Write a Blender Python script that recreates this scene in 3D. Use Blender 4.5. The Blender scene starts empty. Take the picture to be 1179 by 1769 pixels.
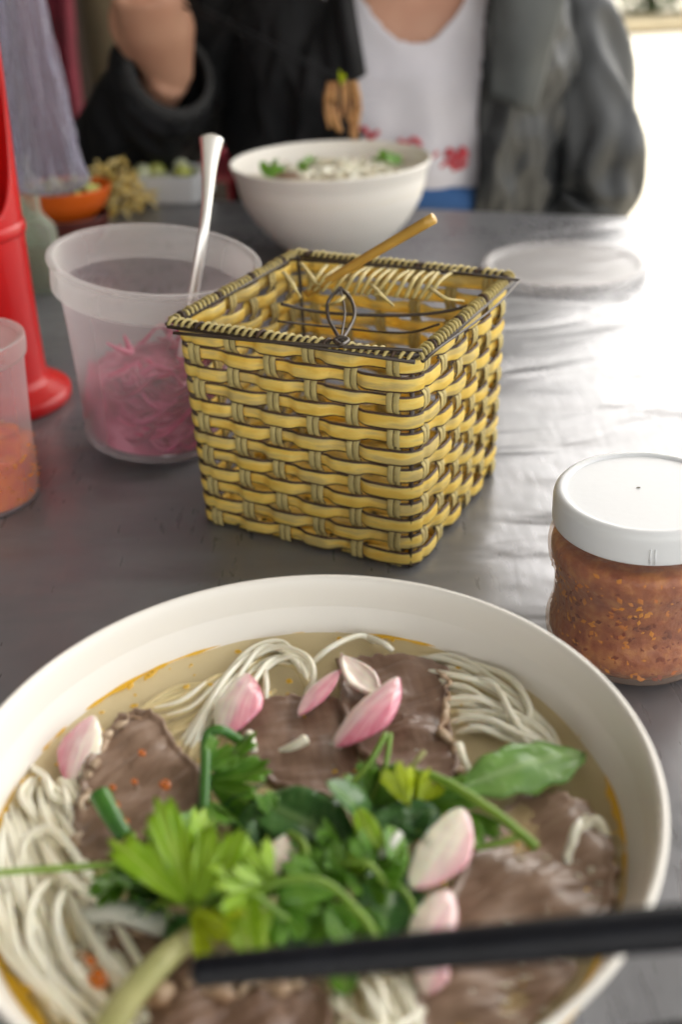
import bpy, bmesh, math, random
from mathutils import Vector, Matrix, noise
random.seed(7)
D = bpy.data
sc = bpy.context.scene
COL = sc.collection
PI = math.pi
rad = math.radians

# ------------------------------------------------------------------ camera
FPX, PITCH, ROLL, CAMH = 1827.9, 0.5128, -0.0445, 0.2937   # units: photo pixels, radians, metres above the table
cp, sp, cr, sr = math.cos(PITCH), math.sin(PITCH), math.cos(ROLL), math.sin(ROLL)
FW = Vector((0, cp, -sp)); U0 = Vector((0, sp, cp)); R0 = Vector((1, 0, 0))
RR = R0 * cr + U0 * sr; UU = U0 * cr - R0 * sr
CAM = Vector((0, 0, CAMH))
cd = D.cameras.new('camera'); cam = D.objects.new('camera', cd); COL.objects.link(cam)
m3 = Matrix((RR, UU, -FW)).transposed()
cam.matrix_world = Matrix.Translation(CAM) @ m3.to_4x4()
cd.sensor_fit = 'VERTICAL'; cd.sensor_height = 36; cd.lens = FPX / 1769 * 36
cd.clip_start = 0.02; cd.clip_end = 300
cd.dof.use_dof = True; cd.dof.focus_distance = 0.46; cd.dof.aperture_fstop = 5.8
sc.camera = cam

# ------------------------------------------------------------------ light
w = D.worlds.new('World'); sc.world = w; w.use_nodes = True
nt = w.node_tree; bg = nt.nodes['Background']
sky = nt.nodes.new('ShaderNodeTexSky'); sky.sky_type = 'NISHITA'; sky.sun_disc = False
SUN_EL, SUN_AZ = rad(52), rad(22)      # azimuth measured from +y (into the picture) towards +x
sky.sun_elevation = SUN_EL; sky.sun_rotation = SUN_AZ
sky.air_density = 1.0; sky.dust_density = 3.0; sky.ozone_density = 1.0
hs = nt.nodes.new('ShaderNodeHueSaturation'); hs.inputs['Saturation'].default_value = .22   # thin white overcast veil
wt = nt.nodes.new('ShaderNodeMixRGB'); wt.blend_type = 'MULTIPLY'; wt.inputs[0].default_value = 1; wt.inputs[2].default_value = (1.0, .96, .885, 1)   # camera white balance, warm
nt.links.new(sky.outputs[0], hs.inputs['Color']); nt.links.new(hs.outputs[0], wt.inputs[1]); nt.links.new(wt.outputs[0], bg.inputs[0]); bg.inputs[1].default_value = 0.15
sl = D.lights.new('sun', 'SUN'); so = D.objects.new('sun', sl); COL.objects.link(so)
sl.energy = 2.4; sl.angle = rad(0.6); sl.color = (1, .93, .80)
sdir = Vector((math.sin(SUN_AZ) * math.cos(SUN_EL), math.cos(SUN_AZ) * math.cos(SUN_EL), math.sin(SUN_EL)))
so.rotation_euler = sdir.to_track_quat('Z', 'Y').to_euler()
sc.view_settings.view_transform = 'Standard'; sc.view_settings.look = 'None'
sc.view_settings.exposure = 2.3; sc.view_settings.gamma = 1; sc.view_settings.use_curve_mapping = False
sc.render.engine = 'CYCLES'
sc.cycles.use_denoising = True
sc.cycles.max_bounces = 8; sc.cycles.transparent_max_bounces = 16; sc.cycles.caustics_reflective = False
sc.cycles.caustics_refractive = False; sc.cycles.sample_clamp_indirect = 6

# ------------------------------------------------------------------ helpers
def ray(px, py):
    return (RR * ((px - 589.5) / FPX) - UU * ((py - 884.5) / FPX) + FW)
def P(px, py, z=0.0):
    d = ray(px, py); return CAM + d * ((z - CAM.z) / d.z)
def PY(px, py, y):
    d = ray(px, py); return CAM + d * (y / d.y)

WM = {}
def tag(o, label=None, cat=None, group=None, kind=None):
    if label: o['label'] = label
    if cat: o['category'] = cat
    if group: o['group'] = group
    if kind: o['kind'] = kind
    return o
def empty(name, loc, label, cat, group=None):
    o = D.objects.new(name, None); COL.objects.link(o); o.location = loc; o.empty_display_size = .02
    WM[o.name] = Matrix.Translation(Vector(loc))
    return tag(o, label, cat, group)
def link(name, me, mats, parent=None, M=None, smooth=True):
    M = M or Matrix.Identity(4)
    if mats is not None:
        for m in (mats if isinstance(mats, (list, tuple)) else [mats]): me.materials.append(m)
    if smooth: me.polygons.foreach_set('use_smooth', [True] * len(me.polygons))
    o = D.objects.new(name, me); COL.objects.link(o)
    if parent:
        o.parent = parent; o.matrix_basis = WM[parent.name].inverted() @ M
    else: o.matrix_basis = M
    WM[o.name] = M.copy()
    return o
def mesh(vs, fs, name='mesh'):
    me = D.meshes.new(name); me.from_pydata([tuple(v) for v in vs], [], fs); me.update(); return me
class MB:
    def __init__(s): s.v = []; s.f = []; s.mi = []
    def add(s, vs, fs, mi=0, M=None):
        n = len(s.v)
        s.v += [(M @ Vector(v)) if M else Vector(v) for v in vs]
        s.f += [tuple(i + n for i in f) for f in fs]; s.mi += [mi] * len(fs); return s
    def build(s, name, mats, parent=None, M=None, smooth=True):
        me = mesh(s.v, s.f, name); me.polygons.foreach_set('material_index', s.mi)
        return link(name, me, mats, parent, M, smooth)
def box(cx, cy, cz, sx, sy, sz):
    vs = [(cx + a * sx / 2, cy + b * sy / 2, cz + c * sz / 2) for a in (-1, 1) for b in (-1, 1) for c in (-1, 1)]
    return vs, [(0, 1, 3, 2), (4, 6, 7, 5), (0, 4, 5, 1), (2, 3, 7, 6), (0, 2, 6, 4), (1, 5, 7, 3)]
def lathe(prof, n=64, close=False):
    vs = []; fs = []
    for (r, z) in prof:
        for i in range(n):
            a = 2 * PI * i / n; vs.append((r * math.cos(a), r * math.sin(a), z))
    K = len(prof)
    for k in range(K if close else K - 1):
        k2 = (k + 1) % K
        for i in range(n):
            j = (i + 1) % n
            fs.append((k * n + i, k * n + j, k2 * n + j, k2 * n + i))
    if not close:
        if prof[0][0] > 1e-6 and False: pass
    return vs, fs
def crv(pts, n=8):
    """Catmull-Rom through the points."""
    pts = [Vector(p) for p in pts]
    if len(pts) < 3: return [pts[0].lerp(pts[-1], i / n) for i in range(n + 1)]
    q = [pts[0] * 2 - pts[1]] + pts + [pts[-1] * 2 - pts[-2]]; out = []
    for i in range(1, len(q) - 2):
        a, b, c, d = q[i - 1:i + 3]
        for k in range(n):
            t = k / n
            out.append(.5 * ((2 * b) + (c - a) * t + (2 * a - 5 * b + 4 * c - d) * t * t + (3 * b - a - 3 * c + d) * t ** 3))
    out.append(pts[-1]); return out
def tube(pts, r, seg=8, caps=True, flat=1.0, up=Vector((0, 0, 1))):
    pts = [Vector(p) for p in pts]; n = len(pts); vs = []; fs = []
    for i, p in enumerate(pts):
        t = (pts[min(i + 1, n - 1)] - pts[max(i - 1, 0)]).normalized()
        s = t.cross(up)
        if s.length < 1e-4: s = t.cross(Vector((1, 0, .1)))
        s.normalize(); u = s.cross(t)
        rr = r[i] if isinstance(r, (list, tuple)) else (r(i / (n - 1)) if callable(r) else r)
        for k in range(seg):
            a = 2 * PI * k / seg; vs.append(p + s * (math.cos(a) * rr) + u * (math.sin(a) * rr * flat))
    for i in range(n - 1):
        for k in range(seg):
            j = (k + 1) % seg; fs.append((i * seg + k, i * seg + j, (i + 1) * seg + j, (i + 1) * seg + k))
    if caps: fs.append(tuple(range(seg - 1, -1, -1))); fs.append(tuple((n - 1) * seg + k for k in range(seg)))
    return vs, fs
def N3(v, s=1.0, o=0.0): return noise.noise(Vector(v) * s + Vector((o, o * 1.7, o * .3)))

# materials ---------------------------------------------------------
def nn(t, typ, **kw):
    n = t.nodes.new(typ)
    for k, v in kw.items():
        if k in n.inputs: n.inputs[k].default_value = v
        else: setattr(n, k, v)
    return n
def mat(name, c1, c2=None, scale=20, rough=.5, metal=0, bump=0, bscale=None, stretch=(1, 1, 1), spec=.5, rough2=None,
        detail=4, c3=None, sss=0, trans=0, thin=0, coat=0, contrast=(.35, .65), distort=0, alpha=None):
    m = D.materials.new(name); m.use_nodes = True; t = m.node_tree; b = t.nodes['Principled BSDF']
    L = t.links.new
    b.inputs['Roughness'].default_value = rough; b.inputs['Metallic'].default_value = metal
    b.inputs['Specular IOR Level'].default_value = spec; b.inputs['Coat Weight'].default_value = coat
    b.inputs['Coat Roughness'].default_value = .08
    b.inputs['Base Color'].default_value = (*c1, 1)
    tc = nn(t, 'ShaderNodeTexCoord'); mp = nn(t, 'ShaderNodeMapping'); mp.inputs['Scale'].default_value = stretch
    L(tc.outputs['Object'], mp.inputs[0])
    if c2 is not None:
        no = nn(t, 'ShaderNodeTexNoise', Scale=scale, Detail=detail, Distortion=distort); L(mp.outputs[0], no.inputs['Vector'])
        cr_ = nn(t, 'ShaderNodeValToRGB'); e = cr_.color_ramp.elements
        e[0].position, e[1].position = contrast; e[0].color = (*c1, 1); e[1].color = (*c2, 1)
        if c3 is not None:
            x = e.new((contrast[0] + contrast[1]) / 2); x.color = (*c3, 1)
        L(no.outputs['Fac'], cr_.inputs[0]); L(cr_.outputs[0], b.inputs['Base Color'])
        if rough2 is not None:
            mr = nn(t, 'ShaderNodeMapRange'); mr.inputs[3].default_value = rough; mr.inputs[4].default_value = rough2
            L(no.outputs['Fac'], mr.inputs[0]); L(mr.outputs[0], b.inputs['Roughness'])
    if bump:
        nb = nn(t, 'ShaderNodeTexNoise', Scale=bscale or scale * 2, Detail=5); L(mp.outputs[0], nb.inputs['Vector'])
        bp = nn(t, 'ShaderNodeBump', Strength=min(1, bump), Distance=.001 if bump <= 1 else .001 * bump); L(nb.outputs['Fac'], bp.inputs['Height'])
        L(bp.outputs[0], b.inputs['Normal'])
    if sss: b.inputs['Subsurface Weight'].default_value = sss; b.inputs['Subsurface Scale'].default_value = .004; b.inputs['Subsurface Radius'].default_value = (1, .6, .4)
    if trans:       # light passes through thin things
        tr = nn(t, 'ShaderNodeBsdfTranslucent'); mx = nn(t, 'ShaderNodeMixShader'); mx.inputs[0].default_value = trans
        if c2 is not None: L(cr_.outputs[0], tr.inputs[0])
        else: tr.inputs[0].default_value = (*c1, 1)
        L(b.outputs[0], mx.inputs[1]); L(tr.outputs[0], mx.inputs[2]); L(mx.outputs[0], t.nodes['Material Output'].inputs[0])
    m['b'] = 1
    return m
def film(name, col, fac_face, fac_edge, rough=.25, tint=(1, 1, 1), bump=0, bscale=60, trans=.3):
    """translucent plastic / liquid skin: see-through mixed with a scattering, glossy body, denser at grazing angles"""
    m = D.materials.new(name); m.use_nodes = True; t = m.node_tree; b = t.nodes['Principled BSDF']; L = t.links.new
    b.inputs['Base Color'].default_value = (*col, 1); b.inputs['Roughness'].default_value = rough
    tp = nn(t, 'ShaderNodeBsdfTransparent'); tp.inputs[0].default_value = (*tint, 1)
    tl = nn(t, 'ShaderNodeBsdfTranslucent'); tl.inputs[0].default_value = (*col, 1)
    m1 = nn(t, 'ShaderNodeMixShader'); m1.inputs[0].default_value = trans; L(b.outputs[0], m1.inputs[1]); L(tl.outputs[0], m1.inputs[2])
    lw = nn(t, 'ShaderNodeLayerWeight', Blend=.35); mr = nn(t, 'ShaderNodeMapRange'); mr.inputs[3].default_value = fac_face; mr.inputs[4].default_value = fac_edge
    L(lw.outputs['Facing'], mr.inputs[0])
    m2 = nn(t, 'ShaderNodeMixShader'); L(mr.outputs[0], m2.inputs[0]); L(tp.outputs[0], m2.inputs[1]); L(m1.outputs[0], m2.inputs[2])
    L(m2.outputs[0], t.nodes['Material Output'].inputs[0])
    if bump:
        tc = nn(t, 'ShaderNodeTexCoord'); nb = nn(t, 'ShaderNodeTexNoise', Scale=bscale, Detail=3); L(tc.outputs['Object'], nb.inputs['Vector'])
        bp = nn(t, 'ShaderNodeBump', Strength=bump, Distance=.002); L(nb.outputs['Fac'], bp.inputs['Height']); L(bp.outputs[0], b.inputs['Normal'])
    return m

# steel: rumpled, brushed, stained
def steel_mat():
    m = D.materials.new('steel'); m.use_nodes = True; t = m.node_tree; b = t.nodes['Principled BSDF']; L = t.links.new
    b.inputs['Metallic'].default_value = .42; b.inputs['Specular IOR Level'].default_value = .35
    tc = nn(t, 'ShaderNodeTexCoord')
    n1 = nn(t, 'ShaderNodeTexNoise', Scale=7, Detail=5, Distortion=.6); L(tc.outputs['Object'], n1.inputs['Vector'])
    mp = nn(t, 'ShaderNodeMapping'); mp.inputs['Scale'].default_value = (260, 40, 1); mp.inputs['Rotation'].default_value = (0, 0, .35); L(tc.outputs['Object'], mp.inputs[0])
    n2 = nn(t, 'ShaderNodeTexNoise', Scale=1, Detail=4); L(mp.outputs[0], n2.inputs['Vector'])
    r1 = nn(t, 'ShaderNodeValToRGB'); e = r1.color_ramp.elements; e[0].position = .3; e[1].position = .72
    e[0].color = (.17, .17, .185, 1); e[1].color = (.27, .275, .29, 1); L(n1.outputs['Fac'], r1.inputs[0]); L(r1.outputs[0], b.inputs['Base Color'])
    mx = nn(t, 'ShaderNodeMath', operation='ADD'); L(n1.outputs['Fac'], mx.inputs[0]); L(n2.outputs['Fac'], mx.inputs[1])
    mr = nn(t, 'ShaderNodeMapRange'); mr.inputs[1].default_value = .6; mr.inputs[2].default_value = 1.4; mr.inputs[3].default_value = .22; mr.inputs[4].default_value = .42
    L(mx.outputs[0], mr.inputs[0]); L(mr.outputs[0], b.inputs['Roughness'])
    mp2 = nn(t, 'ShaderNodeMapping'); mp2.inputs['Scale'].default_value = (1, 2.2, 1); mp2.inputs['Rotation'].default_value = (0, 0, -.3); L(tc.outputs['Object'], mp2.inputs[0])
    n3 = nn(t, 'ShaderNodeTexNoise', Scale=7, Detail=2.5, Distortion=.6); L(mp2.outputs[0], n3.inputs['Vector'])
    bp = nn(t, 'ShaderNodeBump', Strength=1, Distance=.006); L(n3.outputs['Fac'], bp.inputs['Height'])
    bp2 = nn(t, 'ShaderNodeBump', Strength=.06, Distance=.0002); L(n2.outputs['Fac'], bp2.inputs['Height']); L(bp.outputs[0], bp2.inputs['Normal'])
    L(bp2.outputs[0], b.inputs['Normal'])
    return m
M = {}
M['steel'] = steel_mat()
M['bowl'] = mat('bowl_glaze', (.86, .82, .76), (.83, .79, .73), scale=14, rough=.38, spec=.5, bump=.03, bscale=60)
M['red'] = mat('red_plastic', (.62, .012, .012), (.52, .01, .012), scale=10, rough=.32, trans=.12)
M['bamboo'] = mat('bamboo', (.94, .66, .12), (.74, .58, .22), scale=38, rough=.55, bump=.5, bscale=160, stretch=(1, 1, 6), c3=(1.0, .76, .20), trans=.28, contrast=(.38, .62), detail=8)
M['bamboo_pale'] = mat('bamboo_pale', (.62, .50, .20), (.46, .37, .15), scale=120, rough=.6, bump=.3, bscale=500, trans=.08)
M['dark_edge'] = mat('dark_edge', (.045, .026, .018), (.09, .05, .03), scale=90, rough=.6)
M['wire'] = mat('dark_wire', (.05, .035, .025), rough=.45)
M['stick'] = mat('stick_wood', (.55, .33, .07), (.44, .25, .05), scale=40, rough=.4, stretch=(1, 1, 1), bump=.2)
M['white_plastic'] = mat('white_plastic', (.74, .75, .77), (.70, .71, .73), scale=12, rough=.42, bump=.06, bscale=300)
M['pp'] = film('frosted_plastic', (.88, .78, .81), .17, .52, rough=.35, tint=(.97, .95, .95))
M['pp_rim'] = film('frosted_rim', (.84, .80, .79), .20, .62, rough=.35)
M['clear'] = film('clear_plastic', (.85, .68, .58), .07, .42, rough=.12, tint=(.97, .92, .88), bump=.12, bscale=50, trans=.1)
M['glass'] = film('jar_glass', (.70, .75, .62), .18, .8, rough=.08, tint=(.9, .95, .88))
M['bag'] = film('bag_plastic', (.55, .52, .62), .28, .72, rough=.35, tint=(.9, .9, .96), trans=.35)
M['broth'] = film('broth', (.88, .72, .42), .24, .5, rough=.05, tint=(.99, .93, .76), bump=.6, bscale=90, trans=.05)
M['oil'] = film('oil', (.98, .60, .04), .62, .8, rough=.08, tint=(1, .75, .3), trans=.1)
M['oil_red'] = film('oil_red', (.75, .18, .015), .75, .9, rough=.1, tint=(1, .5, .2), trans=.1)
M['noodle'] = mat('noodle', (.95, .91, .77), (.90, .84, .66), scale=60, rough=.2, coat=.5, trans=.06, sss=.15)
M['meat'] = mat('meat', (.20, .118, .076), (.32, .21, .15), scale=160, rough=.42, coat=.3, bump=.35, bscale=220, stretch=(.5, 1, .5), c3=(.255, .16, .108), contrast=(.3, .7), distort=.5, spec=.5)
M['meat_dark'] = mat('meat_dark', (.15, .08, .052), (.265, .162, .112), scale=130, rough=.42, coat=.3, bump=.35, bscale=220, stretch=(1, .2, .5), c3=(.20, .118, .08), contrast=(.3, .7), distort=1.2)
M['fat'] = mat('tendon', (.36, .22, .13), (.60, .46, .32), scale=120, rough=.25, bump=.5)
M['steel_spoon'] = mat('spoon_steel', (.86, .84, .82), rough=.38, metal=.85, bump=.05)
M['black_stick'] = mat('black_melamine', (.006, .0065, .010), (.010, .011, .016), scale=60, rough=.4, bump=.1, spec=.22)
M['lime'] = mat('lime', (.45, .50, .08), (.62, .62, .25), scale=50, rough=.4)
M['sprouts'] = mat('sprouts', (.75, .76, .62), (.6, .65, .35), scale=60, rough=.45)
M['orange'] = mat('orange_plastic', (.75, .13, .01), rough=.35)
M['brown_dish'] = mat('brown_dish', (.10, .02, .015), rough=.4)
M['onion_mush'] = mat('onion_heap', (.22, .01, .05), (.60, .16, .26), scale=60, rough=.35, c3=(.38, .04, .11))
M['pickle_a'] = mat('pickle_magenta', (.50, .01, .10), (.62, .06, .18), scale=90, rough=.3, trans=.2)
M['pickle_b'] = mat('pickle_pink', (.62, .12, .24), (.50, .06, .16), scale=90, rough=.3, trans=.2)
M['pickle_c'] = mat('pickle_dark', (.26, .015, .06), (.42, .04, .11), scale=90, rough=.3, trans=.2)
M['chili'] = mat('chili_paste', (.27, .07, .03), (.56, .24, .08), scale=170, rough=.3, bump=1, bscale=260, c3=(.40, .13, .05), contrast=(.32, .7), detail=6)
M['flake'] = mat('chili_flake', (.82, .36, .04), (.62, .18, .03), scale=80, rough=.3)
M['flake_dark'] = mat('chili_flake_dark', (.16, .035, .015), (.30, .06, .02), scale=80, rough=.35)
M['sauce'] = mat('orange_sauce', (.60, .06, .001), (.80, .20, .005), scale=90, rough=.3, bump=.6)
M['skin'] = mat('skin', (.50, .27, .18), (.44, .22, .145), scale=22, rough=.5, sss=.08)
M['lips'] = mat('lips', (.42, .14, .12), rough=.4)
M['hair'] = mat('hair', (.015, .012, .01), (.03, .025, .02), scale=90, rough=.45, stretch=(1, 1, .1))
M['tshirt'] = mat('white_cotton', (.66, .64, .70), (.60, .58, .64), scale=16, rough=.9, bump=.3, bscale=400)
M['print_red'] = mat('print_red', (.50, .05, .07), rough=.8)
M['print_blue'] = mat('print_blue', (.03, .10, .28), rough=.8)
M['leather'] = mat('leather', (.012, .0135, .016), (.024, .026, .029), scale=30, rough=.48, bump=.6, bscale=240, contrast=(.3, .75))  # right side of the jacket, its lit grey put into the colour
M['leather_shaded'] = mat('leather_shaded', (.004, .0045, .006), (.008, .008, .010), scale=30, rough=.7, bump=.4, bscale=240, spec=.3)  # same jacket leather with the shade of its left side put into the colour
M['cuff_knit'] = mat('cuff_knit', (.02, .02, .022), (.035, .035, .035), scale=200, rough=.9, bump=.5)
M['ground'] = mat('pale_concrete', (.36, .34, .285), (.31, .29, .24), scale=.8, rough=.9, bump=.2, bscale=8)
M['wall'] = mat('brown_wall', (.035, .024, .019), (.055, .038, .028), scale=5, rough=.8)
M['maroon'] = mat('maroon_cloth', (.16, .012, .03), (.10, .01, .02), scale=14, rough=.9)
M['khaki'] = mat('khaki_post', (.10, .08, .045), (.075, .06, .035), scale=12, rough=.8)
M['awning'] = mat('awning_canvas', (.30, .30, .30), (.26, .26, .26), scale=3, rough=.9)
M['pink_plastic'] = mat('pink_plastic', (.50, .03, .07), rough=.4)
M['verge'] = mat('dry_verge', (.16, .12, .06), (.13, .11, .055), scale=3, rough=.9)
M['bush'] = mat('bush_leaf', (.04, .075, .025), (.07, .11, .04), scale=4, rough=.6, trans=.25)
M['bark'] = mat('bark', (.12, .09, .06), (.17, .13, .09), scale=9, rough=.9, bump=.5)
M['stem'] = mat('herb_stem', (.16, .30, .03), (.26, .40, .06), scale=60, rough=.3, trans=.2)
M['stem_pale'] = mat('pale_stalk', (.52, .50, .22), (.40, .40, .16), scale=70, rough=.35, stretch=(1, 1, 1), bump=.4, trans=.15)
M['scallion'] = mat('scallion_green', (.05, .17, .03), (.10, .26, .04), scale=70, rough=.2, trans=.15)
M['scallion_white'] = mat('scallion_white', (.50, .52, .46), (.62, .62, .55), scale=80, rough=.3)

def leaf_mat(name, c1, c2, vein, trans=.28, rough=.32):
    """colour noise plus a paler midrib and side veins in the leaf's own coordinates"""
    m = D.materials.new(name); m.use_nodes = True; t = m.node_tree; b = t.nodes['Principled BSDF']; L = t.links.new
    b.inputs['Roughness'].default_value = rough
    tc = nn(t, 'ShaderNodeTexCoord'); no = nn(t, 'ShaderNodeTexNoise', Scale=90, Detail=4); L(tc.outputs['Object'], no.inputs['Vector'])
    cr_ = nn(t, 'ShaderNodeValToRGB'); e = cr_.color_ramp.elements; e[0].position = .35; e[1].position = .65; e[0].color = (*c1, 1); e[1].color = (*c2, 1)
    L(no.outputs['Fac'], cr_.inputs[0])
    at = nn(t, 'ShaderNodeAttribute'); at.attribute_name = 'vein'
    mx = nn(t, 'ShaderNodeMixRGB'); L(at.outputs['Fac'], mx.inputs[0]); L(cr_.outputs[0], mx.inputs[1]); mx.inputs[2].default_value = (*vein, 1)
    L(mx.outputs[0], b.inputs['Base Color'])
    bp = nn(t, 'ShaderNodeBump', Strength=.6, Distance=.0006); ad = nn(t, 'ShaderNodeMath', operation='ADD'); L(no.outputs['Fac'], ad.inputs[0]); L(at.outputs['Fac'], ad.inputs[1])
    L(ad.outputs[0], bp.inputs['Height']); L(bp.outputs[0], b.inputs['Normal'])
    tr = nn(t, 'ShaderNodeBsdfTranslucent'); ms = nn(t, 'ShaderNodeMixShader'); ms.inputs[0].default_value = trans
    L(mx.outputs[0], tr.inputs[0]); L(b.outputs[0], ms.inputs[1]); L(tr.outputs[0], ms.inputs[2]); L(ms.outputs[0], t.nodes['Material Output'].inputs[0])
    return m
M['leaf_bright'] = leaf_mat('cilantro_bright', (.24, .44, .015), (.36, .55, .03), (.50, .64, .12))
M['leaf_yellow'] = leaf_mat('leaf_yellowgreen', (.34, .46, .005), (.46, .54, .01), (.52, .60, .06))
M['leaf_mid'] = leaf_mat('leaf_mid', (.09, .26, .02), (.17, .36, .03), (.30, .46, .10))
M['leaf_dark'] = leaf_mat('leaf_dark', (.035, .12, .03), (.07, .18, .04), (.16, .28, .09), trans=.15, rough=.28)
M['leaf_long'] = leaf_mat('leaf_long', (.16, .34, .07), (.28, .48, .13), (.36, .54, .22), rough=.25)

def shallot_mat():
    m = D.materials.new('shallot'); m.use_nodes = True; t = m.node_tree; b = t.nodes['Principled BSDF']; L = t.links.new
    b.inputs['Roughness'].default_value = .2; b.inputs['Coat Weight'].default_value = .4; b.inputs['Subsurface Weight'].default_value = .2; b.inputs['Subsurface Scale'].default_value = .003
    at = nn(t, 'ShaderNodeAttribute'); at.attribute_name = 'pink'
    tc = nn(t, 'ShaderNodeTexCoord'); mp = nn(t, 'ShaderNodeMapping'); mp.inputs['Scale'].default_value = (900, 60, 300); L(tc.outputs['Object'], mp.inputs[0])
    no = nn(t, 'ShaderNodeTexNoise', Scale=1, Detail=3); L(mp.outputs[0], no.inputs['Vector'])
    mu = nn(t, 'ShaderNodeMath', operation='MULTIPLY_ADD'); L(no.outputs['Fac'], mu.inputs[0]); mu.inputs[1].default_value = .9; mu.inputs[2].default_value = -.45
    ad = nn(t, 'ShaderNodeMath', operation='ADD'); ad.use_clamp = True; L(mu.outputs[0], ad.inputs[0]); L(at.outputs['Fac'], ad.inputs[1])
    cr_ = nn(t, 'ShaderNodeValToRGB'); e = cr_.color_ramp.elements; e[0].color = (.88, .82, .66, 1); e[1].color = (.60, .11, .20, 1)
    x = e.new(.4); x.color = (.80, .56, .55, 1); x = e.new(.7); x.color = (.72, .33, .38, 1)
    L(ad.outputs[0], cr_.inputs[0]); L(cr_.outputs[0], b.inputs['Base Color'])
    bp = nn(t, 'ShaderNodeBump', Strength=.3, Distance=.0004); L(no.outputs['Fac'], bp.inputs['Height']); L(bp.outputs[0], b.inputs['Normal'])
    return m
M['shallot'] = shallot_mat()
def attr(me, name, vals):
    a = me.attributes.new(name, 'FLOAT', 'POINT'); a.data.foreach_set('value', vals)

# ------------------------------------------------------------------ setting
TZ = -0.75   # ground level under the table top
g = MB(); g.add([(-150, -60, TZ), (150, -60, TZ), (150, 250, TZ), (-150, 250, TZ)], [(0, 1, 2, 3)])
tag(g.build('ground', M['ground'], smooth=False), kind='structure')
v = MB(); n = 40
for i in range(n):
    x0 = -20 + 44 * i / n
    v.add(*box(x0 + .55, 11.15 + .1 * N3((i, 0, 0), .4), TZ + .03, 1.1, 1.5, .06))
tag(v.build('verge', M['verge'], smooth=False), kind='structure')

# unseen awning added to shade the table, and the dark wall behind it
aw = empty('awning', (-1, .6, 1.75), 'dark canvas awning roof added unseen to shade the stall table', 'awning')
a = MB()
nx, ny = 24, 20; vs = []
for j in range(ny + 1):
    for i in range(nx + 1):
        x = -3.6 + 4.85 * i / nx; y = -2.6 + 5.6 * j / ny
        vs.append((x, y, 1.72 + .03 * math.sin(x * 3) + .02 * N3((x, y, 0), 2)))
a.add(vs, [(j * (nx + 1) + i, j * (nx + 1) + i + 1, (j + 1) * (nx + 1) + i + 1, (j + 1) * (nx + 1) + i) for j in range(ny) for i in range(nx)])
o = a.build('canvas', M['awning'], aw); o.modifiers.new('s', 'SOLIDIFY').thickness = .004
for x, y in ((-3.5, -2.5), (1.2, -2.5), (-3.5, 2.9), (.45, 2.95)):
    p = MB(); p.add(*tube([(x, y, TZ), (x, y, 1.75)], .025, 12)); p.build('pole', M['khaki'], aw)
wl = empty('back_wall', (-1.4, 3.0, TZ), 'dark brown boarded wall behind the diner', 'wall')
for i in range(14):
    p = MB(); x = -3.5 + .29 * i; p.add(*box(x, 3.1 + .006 * (i % 3), TZ + 1.25, .282, .03, 2.5))
    p.build('plank', M['wall'], wl, smooth=False)
wl2 = empty('side_wall', (-2.4, 1.0, TZ), 'dark brown boarded wall added unseen along the side to darken the stall', 'wall')  # unseen wall, set close and long to darken the left side
for i in range(17):
    p = MB(); y = -2.4 + .33 * i; p.add(*box(-2.4 + .005 * (i % 2), y, TZ + 1.25, .03, .322, 2.5)); p.build('plank', M['wall'], wl2, smooth=False)

# maroon cloth and khaki post seen at top left
cl = MB(); vs = []; c0 = PY(25, -60, 2.5); c1 = PY(118, -60, 2.5)
for j in range(21):
    for i in range(41):
        t = i / 40; x = c0.x + (c1.x - c0.x) * t + .02 * math.sin(j * .4); z = .75 - 1.35 * j / 20
        vs.append((x, 2.5 + .025 * math.sin(t * 38 + j * .12), z))
cl.add(vs, [(j * 41 + i, j * 41 + i + 1, (j + 1) * 41 + i + 1, (j + 1) * 41 + i) for j in range(20) for i in range(40)])
o = cl.build('curtain', M['maroon']); o.modifiers.new('s', 'SOLIDIFY').thickness = .003
tag(o, 'maroon cloth curtain hanging behind the plastic bag', 'curtain')
kp = MB(); c0 = PY(185, 0, 2.2); kp.add(*tube([(c0.x, 2.2, TZ), (c0.x, 2.2, 1.7)], .05, 20))
tag(kp.build('post', M['khaki']), 'khaki brown post standing behind the raised hand', 'post')

# bushes far off at top right
def bush(x, y, h, label):
    e = empty('bush', (x, y, TZ), label, 'bush', 'bushes beyond the bright ground')
    t_ = MB()
    for k in range(5):
        a = k * 1.3; t_.add(*tube(crv([(x, y, TZ), (x + .12 * math.cos(a), y + .12 * math.sin(a), TZ + h * .35), (x + .4 * math.cos(a), y + .4 * math.sin(a), TZ + h * .75)], 5), lambda s: .05 * (1 - .8 * s), 6))
    t_.build('trunk', M['bark'], e)
    c = MB()
    for k in range(3000):
        d = Vector((random.gauss(0, 1), random.gauss(0, 1), random.gauss(0, 1))).normalized() * random.random() ** .4
        q = Vector((x + d.x * h * .55 * (1 + .3 * N3(d, 3, x)), y + d.y * h * .5, TZ + h * .5 + d.z * h * .5 * (1 + .4 * N3(d, 2.5, x))))
        s = .05 + .05 * random.random(); u = Vector((random.gauss(0, 1), random.gauss(0, 1), random.gauss(0, 1))).normalized(); w_ = u.orthogonal().normalized()
        c.add([q - u * s, q + w_ * s * .5, q + u * s, q - w_ * s * .5], [(0, 1, 2, 3)])
    c.build('crown', M['bush'], e, smooth=False)
for x, y, h, l in ((2.3, 12.7, 1.5, 'low green bush partly hidden behind the jacket shoulder'), (3.6, 12.6, 1.8, 'low green bush at the top right corner of the photo'), (5.0, 12.8, 1.6, 'green bush just past the top right corner')):
    bush(x, y, h, l)

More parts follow.
